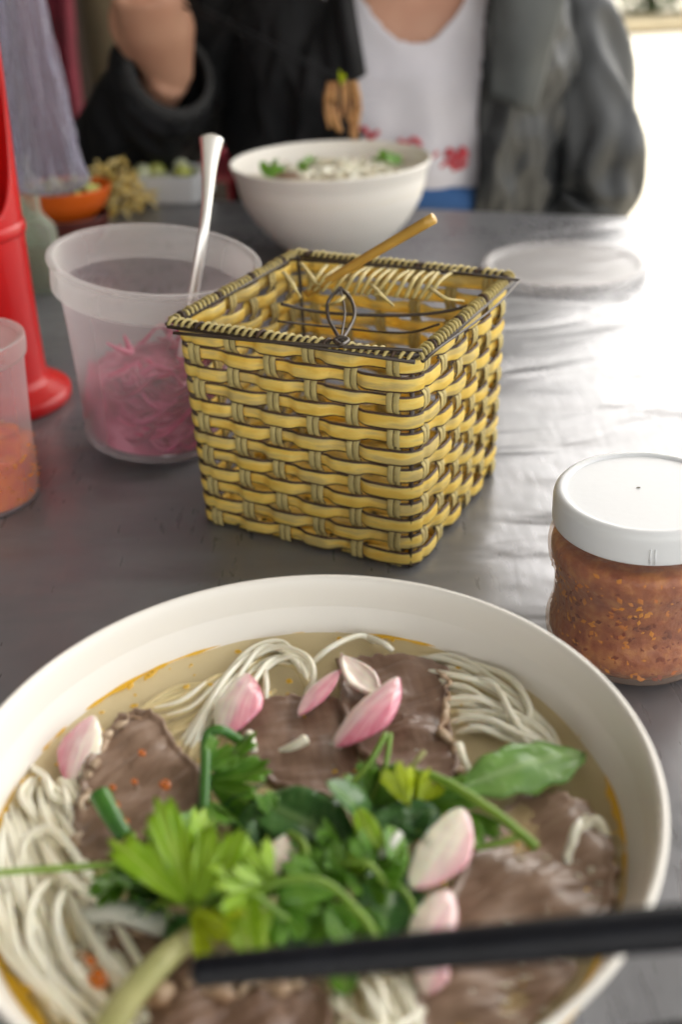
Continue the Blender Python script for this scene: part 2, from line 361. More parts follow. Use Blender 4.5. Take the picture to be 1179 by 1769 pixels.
# ------------------------------------------------------------------ table
TR = rad(-19.9)
TMx = Matrix.Rotation(TR, 4, 'Z')
tb = empty('steel_table', TMx @ Vector((0, .58, TZ)), 'worn grey stainless steel table with dull rumpled reflections', 'table')
t_ = MB(); X0, X1, Y0, Y1 = -.85, .62, -.05, 1.182
bmv, bmf = box((X0 + X1) / 2, (Y0 + Y1) / 2, -.0125, X1 - X0, Y1 - Y0, .025)
t_.add(bmv, bmf, M=TMx)
o = t_.build('tabletop', M['steel'], tb, smooth=False)
bv = o.modifiers.new('b', 'BEVEL'); bv.width = .004; bv.segments = 3
for x in (X0 + .06, X1 - .06):
    for y in (Y0 + .06, Y1 - .06):
        p = MB(); p.add(*box(x, y, TZ / 2 - .013, .035, .035, -TZ - .025), M=TMx); p.build('leg', M['steel'], tb, smooth=False)
p = MB()
for y in (Y0 + .05, Y1 - .05): p.add(*box((X0 + X1) / 2, y, -.05, X1 - X0 - .15, .02, .05), M=TMx)
p.build('apron', M['steel'], tb, smooth=False)

# ------------------------------------------------------------------ bowls
BH = .075
BPROF = [(0, .006), (.034, .006), (.034, .0), (.038, .0), (.040, .006), (.058, .012), (.078, .028), (.092, .048), (.1005, .066), (.1035, BH - .003), (.105, BH - .0012), (.1045, BH),
         (.1030, BH + .0003), (.1016, BH - .0012), (.1002, .067), (.0985, .0595), (.0965, .052), (.0925, .043), (.076, .0245), (.056, .0135), (.036, .0095), (0, .009)]
def smooth_prof(pr, n=3):
    q = crv([(r, z, 0) for r, z in pr], n); return [(max(0, a.x), a.y) for a in q]
def bowl(loc, label, sx=1, sz=1):
    Mx = Matrix.Translation(Vector(loc)) @ Matrix.Diagonal((sx, sx, sz, 1))
    m = MB(); m.add(*lathe(BPROF, 128))
    o = m.build('soup_bowl', M['bowl'], None, Mx); sb = o.modifiers.new('s', 'SUBSURF'); sb.levels = sb.render_levels = 1
    tag(o, label, 'bowl', 'white soup bowls'); return o
B1 = Vector((-.0148, .2365, 0)); B2 = Vector((.0049, 1.037, 0))
bowl(B1, 'big white soup bowl in front, filled with beef, noodles and herbs')
bowl(B2, 'white soup bowl set before the diner behind the bamboo basket', .915, 1.25)
BZ = .0545     # broth level
def disc(c, r, z, name, m, wob=0, n=96):
    vs = [(0, 0, 0)]; K = 12; fs = []
    for k in range(1, K + 1):
        for i in range(n):
            a = 2 * PI * i / n; rr = r * k / K
            vs.append((rr * math.cos(a), rr * math.sin(a), wob * N3((rr * math.cos(a), rr * math.sin(a), 0), 60)))
    for i in range(n): fs.append((0, 1 + i, 1 + (i + 1) % n))
    for k in range(K - 1):
        for i in range(n):
            j = (i + 1) % n; a = 1 + k * n; b = a + n; fs.append((a + i, a + j, b + j, b + i))
    return link(name, mesh(vs, fs), m, None, Matrix.Translation(Vector((c[0], c[1], z))))
tag(disc(B1, .0976, BZ, 'broth', M['broth'], .0006), 'golden clear broth filling the big front soup bowl', 'broth', kind='stuff')
tag(disc(B2, .0895, .0685, 'broth', M['broth'], .0006), 'pale broth in the bowl before the diner', 'broth', kind='stuff')
# oil ring along the wall
def oil_ring():
    m = MB(); n = 260; vs = []
    for i in range(n):
        a = 2 * PI * i / n; q = (math.cos(a), math.sin(a), 0)
        wd = .0020 + .0046 * max(0, N3(q, 3.5, 2) + .25) + .0022 * max(0, N3(q, 14, 5))
        for r in (.0980, .0980 - wd * .5, .0980 - wd): vs.append((B1.x + r * q[0], B1.y + r * q[1], BZ + (.0014 if r > .0979 else .0009 if r > .0980 - wd * .6 else .0004)))
    m.add(vs, [(i * 3 + k, i * 3 + k + 1, ((i + 1) % n) * 3 + k + 1, ((i + 1) % n) * 3 + k) for i in range(n) for k in range(2)])
    tag(m.build('oil_film', M['oil']), 'orange oil film ringing the broth of the front bowl', 'oil', kind='stuff')
oil_ring()
def in_bowl(q, r=.094): return math.hypot(q.x - B1.x, q.y - B1.y) < r
def blob(m, c, rx, ry, h, a=0, n=14, sd=0):
    vs = [(c.x, c.y, c.z + h)]; fs = []
    for k, s in enumerate((.5, .85, 1)):
        for i in range(n):
            t = 2 * PI * i / n; w_ = s * (1 + .25 * N3((math.cos(t), math.sin(t), sd), 1.5))
            x = rx * w_ * math.cos(t); y = ry * w_ * math.sin(t)
            vs.append((c.x + x * math.cos(a) - y * math.sin(a), c.y + x * math.sin(a) + y * math.cos(a), c.z + h * (1 - s * s)))
    for i in range(n): fs.append((0, 1 + i, 1 + (i + 1) % n))
    for k in range(2):
        for i in range(n):
            j = (i + 1) % n; fs.append((1 + k * n + i, 1 + k * n + j, 1 + (k + 1) * n + j, 1 + (k + 1) * n + i))
    m.add(vs, fs)
od = MB()
for i in range(260):
    a = random.random() * 2 * PI; r = .0935 * math.sqrt(random.random()); q = Vector((B1.x + r * math.cos(a), B1.y + r * math.sin(a), BZ + .0006))
    s = random.choice((.0005, .0007, .001, .0014)); blob(od, q, s, s * .8, .0003, random.random() * 3, 10, i)
for (px, py, s) in ((260, 1165, .003), (225, 1185, .002), (120, 1290, .0035), (55, 1345, .004), (40, 1660, .004), (15, 1640, .003), (60, 1700, .004), (140, 1735, .004), (330, 1410, .002), (800, 1150, .003), (880, 1240, .003), (440, 1440, .0025), (270, 1340, .002)):
    blob(od, P(px, py, BZ + .0008), s, s * .5, .0006, random.random() * 3, 16, px)
tag(od.build('oil_drops', M['oil']), 'orange oil drops floating on the broth of the front bowl', 'oil', kind='stuff')
bb = MB()
for (cx, cy, sx, sy, n) in ((1035, 1510, 30, 40, 26), (890, 1700, 40, 40, 20), (960, 1560, 60, 60, 22), (640, 1690, 150, 40, 16), (400, 1740, 120, 20, 16), (500, 1500, 120, 90, 26), (700, 1345, 80, 60, 14)):
    for k in range(n):
        q = P(random.gauss(cx, sx), random.gauss(cy, sy), BZ + .0012)
        if in_bowl(q): s = random.uniform(.0006, .0016); blob(bb, q, s, s, s * .8, 0, 10, k)
M['bubble'] = film('bubble', (.9, .85, .7), .12, .7, rough=.03, tint=(1, .97, .9), trans=.1)
tag(bb.build('bubbles', M['bubble']), 'small bubbles and fat droplets on the broth of the front bowl', 'bubbles', kind='stuff')

# ------------------------------------------------------------------ noodles
def strand(parent, pts, r=.0013, name='strand'):
    c = crv(pts, 7); m = MB(); m.add(*tube(c, lambda s: r * (1 if .04 < s < .96 else .7), 8, up=Vector((0, .3, 1)))); return m.build(name, M['noodle'], parent)
def cluster(label, A, B, n, jit=9, zlo=-.0016, zhi=.0012, r=.0012, extra=()):
    e = empty('noodles', P(*A[len(A) // 2], BZ), label, 'noodles', 'rice noodles in the front bowl')
    for k in range(n):
        t = (k + .5) / n + random.uniform(-.3, .3) / n; ph = random.random() * 9; zz = random.uniform(zlo, zhi); pts = []
        for i, (a, b) in enumerate(zip(A, B)):
            x = a[0] + (b[0] - a[0]) * t + random.uniform(-jit, jit); y = a[1] + (b[1] - a[1]) * t + random.uniform(-jit, jit)
            q = P(x, y, BZ); dz = zz + .0016 * math.sin(ph + i * 1.4) - (.003 if i in (0, len(A) - 1) else 0)
            c = Vector((q.x - B1.x, q.y - B1.y)); 
            if c.length > .0935: c *= .0935 / c.length; q.x = B1.x + c.x; q.y = B1.y + c.y
            pts.append((q.x, q.y, BZ + dz))
        strand(e, pts, r * random.uniform(.9, 1.08))
    for ex in extra:
        strand(e, [(*P(x, y, BZ + z)[:2], BZ + z) for x, y, z in ex], r)
    return e
cluster('pale rice noodles curling down the lower left of the front bowl',
        [(-30, 1420), (-25, 1520), (5, 1620), (60, 1700), (120, 1790)], [(95, 1390), (150, 1470), (205, 1580), (230, 1680), (330, 1800)], 25, 20, zlo=-.0015, zhi=.0025, r=.00135,
        extra=[[(35, 1500, .001), (45, 1450, .004), (85, 1432, .005), (125, 1470, .004), (160, 1530, .003), (200, 1560, 0)],
               [(110, 1500, .001), (60, 1550, .004), (50, 1620, .005), (80, 1680, .003)],
               [(10, 1540, .001), (20, 1600, .004), (40, 1660, .004), (100, 1730, .004), (150, 1780, 0)],
               [(150, 1500, 0), (100, 1560, .004), (110, 1640, .005), (170, 1720, .004), (250, 1790, 0)],
               [(-20, 1600, .002), (40, 1680, .003), (130, 1760, .003), (180, 1810, 0)],
               [(70, 1450, .002), (110, 1510, .005), (180, 1560, .004), (260, 1590, .001)],
               [(170, 1610, .0), (185, 1660, .004), (230, 1700, .004), (300, 1730, 0)]])
cluster('tangle of rice noodles beside the left shallot slice in the front bowl',
        [(45, 1330), (40, 1380), (60, 1420), (100, 1450)], [(110, 1350), (140, 1370), (160, 1410), (165, 1470)], 9, 12, zlo=0, zhi=.003,
        extra=[[(55, 1325, 0), (80, 1345, .004), (90, 1375, .003), (130, 1390, 0)], [(108, 1355, 0), (115, 1380, .004), (118, 1410, 0)]])
cluster('thin rice noodles arching over at the top of the front bowl',
        [(300, 1300), (340, 1240), (395, 1170), (440, 1120), (500, 1125), (535, 1180)], [(350, 1310), (400, 1260), (440, 1190), (480, 1150), (530, 1150), (548, 1200)], 12, 7, zlo=-.0022, zhi=.001,
        extra=[[(430, 1140, 0), (480, 1118, .004), (530, 1135, .006), (542, 1170, .003), (525, 1205, -.001)], [(455, 1145, .001), (460, 1180, .002), (458, 1215, -.001)],
               [(535, 1150, .0), (570, 1120, .004), (620, 1098, .003), (650, 1110, 0)], [(620, 1095, 0), (660, 1110, .004), (680, 1125, .002)]])
cluster('bundle of white rice noodles at the upper right of the front bowl',
        [(650, 1104), (760, 1122), (850, 1165), (930, 1235), (975, 1300)], [(785, 1262), (830, 1262), (885, 1285), (935, 1305), (985, 1312)], 26, 11, zlo=-.0022, zhi=.0018,
        extra=[[(785, 1170, 0), (850, 1180, .005), (885, 1235, .005), (905, 1262, .003), (960, 1290, -.001)], [(800, 1140, 0), (880, 1170, .004), (915, 1220, .004), (910, 1250, .001)],
               [(790, 1235, 0), (850, 1245, .004), (900, 1270, .003), (990, 1300, 0)]])
cluster('short curl of white rice noodles near the right wall of the front bowl',
        [(985, 1500), (992, 1450), (1010, 1412), (1030, 1425)], [(975, 1490), (1000, 1455), (1035, 1445), (1062, 1475)], 4, 4, zlo=.001, zhi=.003, r=.0019)
cluster('white rice noodles under the black chopstick at the bottom of the front bowl',
        [(565, 1690), (580, 1740), (600, 1800), (640, 1850)], [(700, 1690), (720, 1730), (735, 1790), (720, 1850)], 14, 9, zlo=-.001, zhi=.003,
        extra=[[(560, 1720, 0), (620, 1770, .005), (680, 1780, .005), (740, 1740, 0)]])
cluster('faint rice noodles sunk in the broth at the upper left of the front bowl',
        [(120, 1310), (200, 1230), (290, 1180), (380, 1150), (440, 1170)], [(200, 1400), (280, 1330), (360, 1290), (430, 1240), (470, 1200)], 16, 16, zlo=-.0045, zhi=-.0022)
cluster('faint rice noodles sunk between the beef slices at the middle of the front bowl',
        [(330, 1330), (420, 1300), (520, 1340), (600, 1400)], [(300, 1420), (400, 1440), (520, 1430), (640, 1480)], 10, 16, zlo=-.0045, zhi=-.002)
e = empty('noodles', P(480, 1290, BZ), 'loose rice noodle ends poking out between the beef slices', 'noodles', 'rice noodles in the front bowl')
for ex in ([(430, 1265, .003), (435, 1290, .003), (440, 1312, -.002)], [(532, 1275, .004), (505, 1292, .002), (465, 1312, -.002)], [(792, 1285, .003), (798, 1310, .002), (808, 1335, -.001)], [(450, 1378, .003), (400, 1400, .0), (360, 1430, -.001)]):
    strand(e, [(*P(x, y, BZ + z)[:2], BZ + z) for x, y, z in ex], .0019)

# ------------------------------------------------------------------ beef slices
def slab(name, outline_px, z, th, mt, label, cat, group, ang=0, bumpy=.0012, edge=True, sd=1):
    pts = [P(x, y, z) for x, y in outline_px]
    c = sum(pts, Vector()) / len(pts)
    loop = [q for q in crv(pts + [pts[0]], 12)[:-1]]
    loc = Matrix.Translation(c) @ Matrix.Rotation(ang, 4, 'Z'); inv = loc.inverted()
    L_ = [inv @ q for q in loop]; n = len(L_); vs = []; fs = []
    rings = [(.90, -th), (1.0, -th * .6), (1.03, -th * .1), (1.01, th * .12), (.97, th * .22), (.93, th * .12)] + [(.93 * (1 - k / 26), 0) for k in range(1, 26)]
    for s, h in rings:
        for i, q in enumerate(L_):
            wob = 1 + (.06 * N3(q, 300, sd) + .04 * N3(q, 900, sd)) * max(0, (s - .5) * 2)
            x, y = q.x * s * wob, q.y * s * wob
            hz = h + bumpy * (N3((x, y, 0), 70, sd) * 1.3 + N3((x * .18, y, 0), 420, sd) * .4 + N3((x * .25, y, 0), 1000, sd) * .15) * (1 if h > -th * .5 else .3)
            vs.append((x, y, hz))
    for k in range(len(rings) - 1):
        for i in range(n):
            j = (i + 1) % n; fs.append((k * n + i, k * n + j, (k + 1) * n + j, (k + 1) * n + i))
    vs.append((0, 0, 0)); kk = (len(rings) - 1) * n
    for i in range(n): fs.append((kk + i, kk + (i + 1) % n, len(vs) - 1))
    fs.append(tuple(range(n - 1, -1, -1)))
    e = empty(name, c, label, cat, group)
    me = mesh(vs, fs); o = link('slice', me, mt, e, loc)
    return e, L_, loc
def rind(e, seg_px, z, r, sd):
    """irregular pale tendon edge along a meat slice"""
    m = MB(); c = crv([P(x, y, z) for x, y in seg_px], 16)
    c = [q + Vector((N3(q, 330, sd), N3(q, 330, sd + 3), N3(q, 260, sd + 7) * .8 - .35)) * .0034 for q in c]
    m.add(*tube(c, [r * max(.15, .9 + 1.9 * N3(q, 240, sd)) for q in c], 8)); m.build('rind', M['fat'], e)
BG = 'beef slices in the front bowl'
e, *_ = slab('beef_slice', [(205, 1235), (262, 1232), (305, 1285), (345, 1340), (350, 1410), (300, 1450), (225, 1455), (165, 1490), (128, 1460), (140, 1360), (165, 1290)], BZ + .0026, .004, M['meat'], 'beef slice with orange oil spots beside the left shallot in the front bowl', 'beef slice', BG, .9, .0022, sd=1)
rind(e, [(135, 1480), (140, 1420), (150, 1350), (175, 1280), (215, 1240), (250, 1240)], BZ + .0045, .0013, 4)
e, *_ = slab('beef_slice', [(445, 1215), (520, 1200), (590, 1215), (615, 1300), (600, 1380), (500, 1360), (440, 1330), (415, 1260)], BZ + .0012, .0035, M['meat_dark'], 'brown beef slice half sunk in broth at the middle of the front bowl', 'beef slice', BG, .2, .0014, sd=2)
e, *_ = slab('beef_slice', [(585, 1140), (680, 1135), (770, 1148), (772, 1220), (790, 1330), (740, 1350), (660, 1330), (600, 1260)], BZ + .0022, .004, M['meat_dark'], 'reddish brown beef slice with long grain under the top shallots', 'beef slice', BG, .15, .002, sd=3)
rind(e, [(760, 1150), (775, 1190), (768, 1240), (780, 1300), (795, 1330)], BZ + .0048, .0009, 9)
e, *_ = slab('beef_slice', [(900, 1375), (1000, 1385), (1055, 1450), (1060, 1540), (1030, 1600), (900, 1660), (790, 1650), (770, 1570), (815, 1480), (850, 1420)], BZ + .0013, .004, M['meat'], 'largest beef slice, lying at the right side of the front bowl', 'beef slice', BG, .3, .0022, sd=4)
e, *_ = slab('beef_slice', [(135, 1620), (230, 1605), (320, 1640), (330, 1700), (260, 1750), (190, 1720), (130, 1680)], BZ + .0012, .0035, M['meat_dark'], 'small dark beef piece beside the pale stalk at the lower left', 'beef slice', BG, 1.2, .0026, sd=5)
rind(e, [(140, 1640), (200, 1620), (260, 1618), (315, 1650)], BZ + .0035, .0010, 12)
e, *_ = slab('beef_slice', [(240, 1715), (330, 1680), (430, 1670), (540, 1690), (575, 1770), (500, 1840), (330, 1850), (230, 1800)], BZ + .002, .004, M['meat_dark'], 'beef piece with tendon edge below the tip of the black chopstick', 'beef slice', BG, .5, .003, sd=6)
rind(e, [(245, 1730), (320, 1700), (390, 1705), (450, 1690), (520, 1700)], BZ + .005, .0017, 15)
e, *_ = slab('beef_slice', [(720, 1690), (850, 1670), (990, 1660), (960, 1720), (890, 1790), (800, 1850), (730, 1830)], BZ + .001, .004, M['meat'], 'beef slice under the black chopstick at the lower right of the bowl', 'beef slice', BG, .2, .002, sd=7)
om = MB()
for (px, py, s) in ((245, 1300, .0012), (285, 1355, .0016), (232, 1350, .001), (200, 1390, .0012), (215, 1420, .0012), (195, 1360, .001), (170, 1690, .0022), (155, 1660, .0013)):
    blob(om, P(px, py, BZ + .0065), s, s * 1.5, .0005, .6, 12, px)
tag(om.build('chili_oil_spots', M['oil_red']), 'red chili oil spots on the beef of the front bowl', 'oil', kind='stuff')

# ------------------------------------------------------------------ shallot slices
def frame(a, b, roll=0, pitch=0):
    """x across, y from a to b, z up"""
    y = (b - a).normalized(); x = y.cross(Vector((0, 0, 1))).normalized(); z = x.cross(y)
    m = Matrix((x, y, z)).transposed().to_4x4()
    return Matrix.Translation(a) @ m @ Matrix.Rotation(roll, 4, 'Y')
def shallot(a, b, wpx, label, cup=.35, roll=0, za=.003, zb=.003, pink=(0, 1), flip=False, skew=0.0, th=.0016, pw=.75, layers=1):
    A = P(a[0], a[1], BZ + za); Bq = P(b[0], b[1], BZ + zb); Lg = (Bq - A).length
    wd = wpx / FPX * (A - CAM).dot(FW)
    Mx = frame(A, Bq, roll)
    e = empty('shallot_slice', (A + Bq) / 2, label, 'shallot slice', 'pink shallot slices in the front bowl')
    for ly in range(layers):
        W = wd * (1 - .16 * ly); lg = Lg * (1 - .10 * ly); off = -.0019 * ly * (1 if not flip else -1)
        nu, nv = 22, 14; vs = []; pk = []
        for side in (0, 1):
            for i in range(nu + 1):
                u = i / nu; wv = W / 2 * max(.05, min(1, (u / .42) ** .5 if u < .42 else (max(0, 1 - ((u - .42) / .58) ** 1.6)) ** pw))
                for j in range(nv + 1):
                    v_ = -1 + 2 * j / nv; ang = v_ * cup * PI
                    rr = wv / max(.2, math.sin(min(PI / 2, cup * PI)))
                    x = rr * math.sin(ang); z = rr * (math.cos(ang) - math.cos(cup * PI)) * (.62 if not flip else -.62)
                    xs = x + skew * W * 2 * (math.sin(PI * u)) + .03 * W * N3((u * 3, 0, a[0]), 1.5)
                    z += .05 * W * math.sin(PI * u)
                    nrm = Vector((math.sin(ang), 0, math.cos(ang) * (1 if not flip else -1)))
                    q = Vector((xs, lg * u + Lg * .05 * ly, z + off)) - (nrm * th if side else Vector())
                    q += Vector((0, 0, .0003 * N3(q, 300, a[0])))
                    vs.append(q)
                    base = pink[0] + (pink[1] - pink[0]) * (v_ * .5 + .5)
                    base += .35 * (1 - min(1, 6 * u)) * 0
                    pk.append(max(0, min(1, base if side == 0 else base * .35)))
        n1 = (nu + 1) * (nv + 1); fs = []
        for i in range(nu):
            for j in range(nv):
                q = i * (nv + 1) + j; fs.append((q, q + 1, q + nv + 2, q + nv + 1)); fs.append((n1 + q, n1 + q + nv + 1, n1 + q + nv + 2, n1 + q + 1))
        for i in range(nu):
            for j in (0, nv):
                q = i * (nv + 1) + j; f = (q, q + nv + 1, n1 + q + nv + 1, n1 + q); fs.append(f if j == 0 else f[::-1])
        for j in range(nv):
            for i in (0, nu):
                q = i * (nv + 1) + j; f = (q, n1 + q, n1 + q + 1, q + 1); fs.append(f if i == 0 else f[::-1])
        me = mesh(vs, fs); attr(me, 'pink', pk); o = link('layer', me, M['shallot'], e, Mx)
        sb = o.modifiers.new('s', 'SUBSURF'); sb.levels = sb.render_levels = 1
    return e
shallot((120, 1350), (160, 1235), 85, 'shallot slice touching the left wall of the front bowl', cup=.3, za=.001, zb=.005, pink=(.95, -.1), layers=2)
shallot((385, 1272), (428, 1162), 92, 'pink shallot slice at the end of the top noodles', cup=.33, za=.004, zb=.006, pink=(-.15, 1.0), layers=2, skew=.05)
shallot((515, 1235), (590, 1155), 44, 'small flat pink shallot slice left of the top pair', cup=.2, za=.004, zb=.007, pink=(.3, .85))
shallot((655, 1205), (588, 1132), 62, 'cupped pale shallot piece topmost in the front bowl', cup=.32, za=.006, zb=.008, pink=(.35, .6), flip=True)
shallot((578, 1290), (690, 1168), 82, 'deep pink banana-shaped shallot slice on the dark beef', cup=.36, za=.006, zb=.011, pink=(.15, 1.05), skew=.10, layers=2)
shallot((712, 1535), (800, 1392), 104, 'largest creamy shallot wedge right of the herbs', cup=.17, za=.009, zb=.012, pink=(-.55, .72), skew=.08, layers=3, pw=.65)
shallot((712, 1650), (775, 1535), 88, 'translucent shallot wedge just above the black chopstick', cup=.3, za=.006, zb=.008, pink=(.0, .6), layers=2, skew=.05, pw=.6)
shallot((735, 1720), (760, 1640), 70, 'pale shallot end showing just below the black chopstick', cup=.3, za=.003, zb=.004, pink=(.1, .6), layers=2)
shallot((455, 1525), (500, 1438), 58, 'ivory shallot piece tucked among the herb leaves', cup=.3, za=.010, zb=.012, pink=(-.1, .25), flip=False)
shallot((360, 1490), (388, 1540), 30, 'tiny pink shallot tip between two coriander leaves', cup=.3, za=.012, zb=.011, pink=(.4, .8))

# ------------------------------------------------------------------ herbs
def leaf_mesh(L_, W, teeth=0, arch=.12, fold=.25, curl=0, sd=0, ruffle=.03, tip=1.0, wide=.42):
    nu, nv = 30, 8; vs = []; ve = []
    for i in range(nu + 1):
        u = i / nu; b = u ** (wide * 1.6) * (1 - u) ** (.62 * tip); pk = .5
        w_ = W / 2 * min(1, b / ((.4) ** (wide * 1.6) * .6 ** (.62 * tip)))
        tt = abs(((u * teeth) % 1) - .5) * 2 if teeth else 0
        for j in range(nv + 1):
            v_ = -1 + 2 * j / nv; ww = w_ * (1 + (.22 * (tt - .5) * abs(v_) ** 3 if teeth else 0))
            x = v_ * ww + curl * L_ * u * u
            z = arch * L_ * math.sin(PI * u) + fold * abs(v_) * ww + ruffle * L_ * N3((v_, u * 4, sd), 1.3)
            vs.append((x, L_ * u, z))
            side = abs((((u * 9 + abs(v_) * 1.6) % 1) - .5)) < .09
            ve.append(1.0 if j == nv // 2 else .45 if side else 0.0)
    fs = [(i * (nv + 1) + j, i * (nv + 1) + j + 1, (i + 1) * (nv + 1) + j + 1, (i + 1) * (nv + 1) + j) for i in range(nu) for j in range(nv)]
    me = mesh(vs, fs); attr(me, 'vein', ve); return me
def cil_mesh(L_, spread=1.0, lobes=3, sd=0, ruf=.09, cup=.12):
    """fan-shaped coriander leaflet: deep lobes, each with rounded teeth"""
    n = 120; K = 9; vs = [(0, 0, 0)]; ve = [.8]; fs = []
    A = 1.15 * spread
    for k in range(1, K + 1):
        s = k / K
        for i in range(n + 1):
            t = i / n; th = -A + 2 * A * t
            lob = abs(math.cos(t * PI * lobes)) if lobes % 2 else abs(math.sin(t * PI * lobes))
            lob = abs(math.sin(t * PI * lobes)) ** .32
            r = L_ * (.55 + .45 * math.cos(th * .75)) * (.42 + .58 * lob) * (1 + .055 * math.cos(t * PI * lobes * 8 + sd)) * (1 + .12 * N3((t * 5, sd, 0), 1))
            rr = r * s if k < K else r
            x = math.sin(th) * rr; y = math.cos(th) * rr
            z = L_ * (ruf * math.sin(th * 5 + sd) * s + ruf * .8 * N3((x / L_, y / L_, sd), 4) * s + cup * s * s * math.cos(th * 2))
            vs.append((x, y, z))
            ve.append((1 - s * .5) if abs(((t * lobes) % 1) - .5) < .03 else 0)
    m = n + 1
    for i in range(n): fs.append((0, 1 + i, 2 + i))
    for k in range(K - 1):
        for i in range(n):
            a = 1 + k * m + i; fs.append((a, a + 1, a + m + 1, a + m))
    me = mesh(vs, fs); attr(me, 'vein', ve); return me
def put_leaf(name, me, m, a, b, roll=0, parent=None):
    o = link(name, me, m, parent, frame(a, b, roll)); sd_ = o.modifiers.new('t', 'SOLIDIFY'); sd_.thickness = .00012; return o
def HP(px, py, h): return P(px, py, BZ + h)
HG = 'herbs heaped on the front bowl'
def stem(parent, pts, r0, r1, m='stem', name='stem'):
    c = crv([HP(*q) for q in pts], 8); b = MB(); b.add(*tube(c, lambda s: r0 + (r1 - r0) * s, 10)); return b.build(name, M[m], parent)
def sprig(label, stems, leaves, name='coriander_sprig'):
    p0 = HP(*stems[0][0][0]) if stems else HP(*leaves[0][1])
    e = empty(name, p0, label, 'herb sprig', HG)
    for pts, r0, r1, m in stems: stem(e, pts, r0, r1, m)
    for kind, a, b, W, m, roll, sd in leaves:
        A = HP(*a); Bq = HP(*b); L_ = (Bq - A).length
        if kind == 'c': me = cil_mesh(L_, W, 3, sd)
        elif kind == 'd': me = cil_mesh(L_, W, 5, sd, ruf=.12)
        else: me = leaf_mesh(L_, W / 5000, 12 if kind == 's' else 0, sd=sd)
        put_leaf('leaf', me, M[m], A, Bq, roll, e)
    return e
# coriander leaf standing bright at the left, long stem reaching over the rim
sprig('bright coriander sprig with a long stem reaching over the left rim',
      [([(-60, 1512, .020), (100, 1500, .016), (240, 1494, .010), (300, 1510, .010)], .0009, .0010, 'stem'), ([(240, 1494, .010), (300, 1540, .013), (335, 1575, .013)], .0009, .0007, 'stem')],
      [('c', (335, 1572, .014), (272, 1408, .024), .62, 'leaf_bright', .15, 1), ('c', (330, 1572, .015), (380, 1430, .022), .5, 'leaf_bright', -.35, 2), ('c', (328, 1568, .014), (398, 1628, .015), .55, 'leaf_yellow', .2, 3),
       ('c', (330, 1560, .012), (250, 1440, .018), .45, 'leaf_bright', .3, 7)])
sprig('crinkled coriander leaf in front of the ivory shallot piece',
      [([(330, 1570, .012), (400, 1540, .013), (480, 1530, .014)], .0008, .0007, 'stem')],
      [('d', (475, 1535, .014), (360, 1500, .022), .75, 'leaf_bright', -.2, 4), ('c', (475, 1535, .014), (420, 1470, .021), .7, 'leaf_bright', .1, 5)])
sprig('small dark coriander cluster beside the green scallion ring',
      [([(230, 1440, .006), (225, 1490, .010), (215, 1530, .008)], .0009, .0007, 'stem')],
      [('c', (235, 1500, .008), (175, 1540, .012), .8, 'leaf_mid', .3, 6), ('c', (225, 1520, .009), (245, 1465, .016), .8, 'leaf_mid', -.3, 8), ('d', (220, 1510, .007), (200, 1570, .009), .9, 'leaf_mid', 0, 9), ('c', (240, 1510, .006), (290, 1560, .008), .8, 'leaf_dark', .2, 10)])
sprig('green sprig bending over at the upper left of the herb heap',
      [([(430, 1290, .006), (385, 1262, .014), (358, 1272, .013), (355, 1330, .010), (352, 1400, .006)], .0016, .0019, 'scallion')],
      [('c', (355, 1350, .006), (470, 1330, .010), .9, 'leaf_mid', .2, 11), ('c', (350, 1330, .010), (400, 1290, .012), .7, 'leaf_mid', .4, 12), ('c', (350, 1400, .005), (310, 1440, .010), .9, 'leaf_mid', .2, 13), ('c', (350, 1380, .006), (385, 1450, .008), .8, 'leaf_mid', -.2, 14), ('d', (370, 1400, .004), (460, 1390, .006), .8, 'leaf_dark', 0, 15)])
sprig('curved bright stems looping low over the herb heap',
      [([(430, 1545, .014), (500, 1520, .018), (570, 1530, .017), (640, 1600, .012), (645, 1630, .008)], .0013, .0010, 'stem'), ([(560, 1500, .010), (630, 1490, .015), (670, 1530, .012)], .0011, .0009, 'stem'), ([(690, 1530, .010), (712, 1560, .010), (715, 1590, .006)], .0009, .0006, 'stem')],
      [('d', (600, 1540, .012), (500, 1480, .014), .8, 'leaf_mid', .1, 16), ('c', (600, 1500, .010), (560, 1470, .014), 1.0, 'leaf_mid', 0, 17), ('c', (640, 1500, .011), (700, 1470, .014), .9, 'leaf_mid', .2, 18), ('c', (560, 1560, .010), (600, 1640, .008), .9, 'leaf_mid', .1, 19), ('d', (640, 1560, .008), (650, 1650, .005), .7, 'leaf_mid', -.3, 20), ('c', (650, 1500, .013), (620, 1440, .017), .6, 'leaf_mid', .3, 40)])
sprig('folded bright leaf hanging down above the chopstick tip',
      [([(400, 1555, .013), (440, 1550, .017), (500, 1590, .012)], .0011, .0009, 'stem')],
      [('s', (430, 1545, .017), (435, 1650, .008), 62, 'leaf_bright', .5, 21), ('s', (415, 1560, .013), (465, 1640, .007), 60, 'leaf_bright', -.4, 22), ('c', (480, 1560, .012), (530, 1620, .008), .9, 'leaf_mid', .2, 23), ('c', (440, 1560, .010), (400, 1620, .007), .8, 'leaf_mid', .2, 24)])
sprig('pair of pale stems leaning up beside the deep pink shallot',
      [([(560, 1400, .004), (630, 1330, .010), (668, 1268, .013)], .0010, .0011, 'stem'), ([(640, 1390, .004), (665, 1330, .010), (675, 1268, .013)], .0009, .0009, 'stem')],
      [('c', (645, 1375, .005), (620, 1320, .010), .8, 'leaf_mid', .2, 25), ('d', (640, 1400, .005), (690, 1330, .010), .8, 'leaf_mid', -.2, 26)])
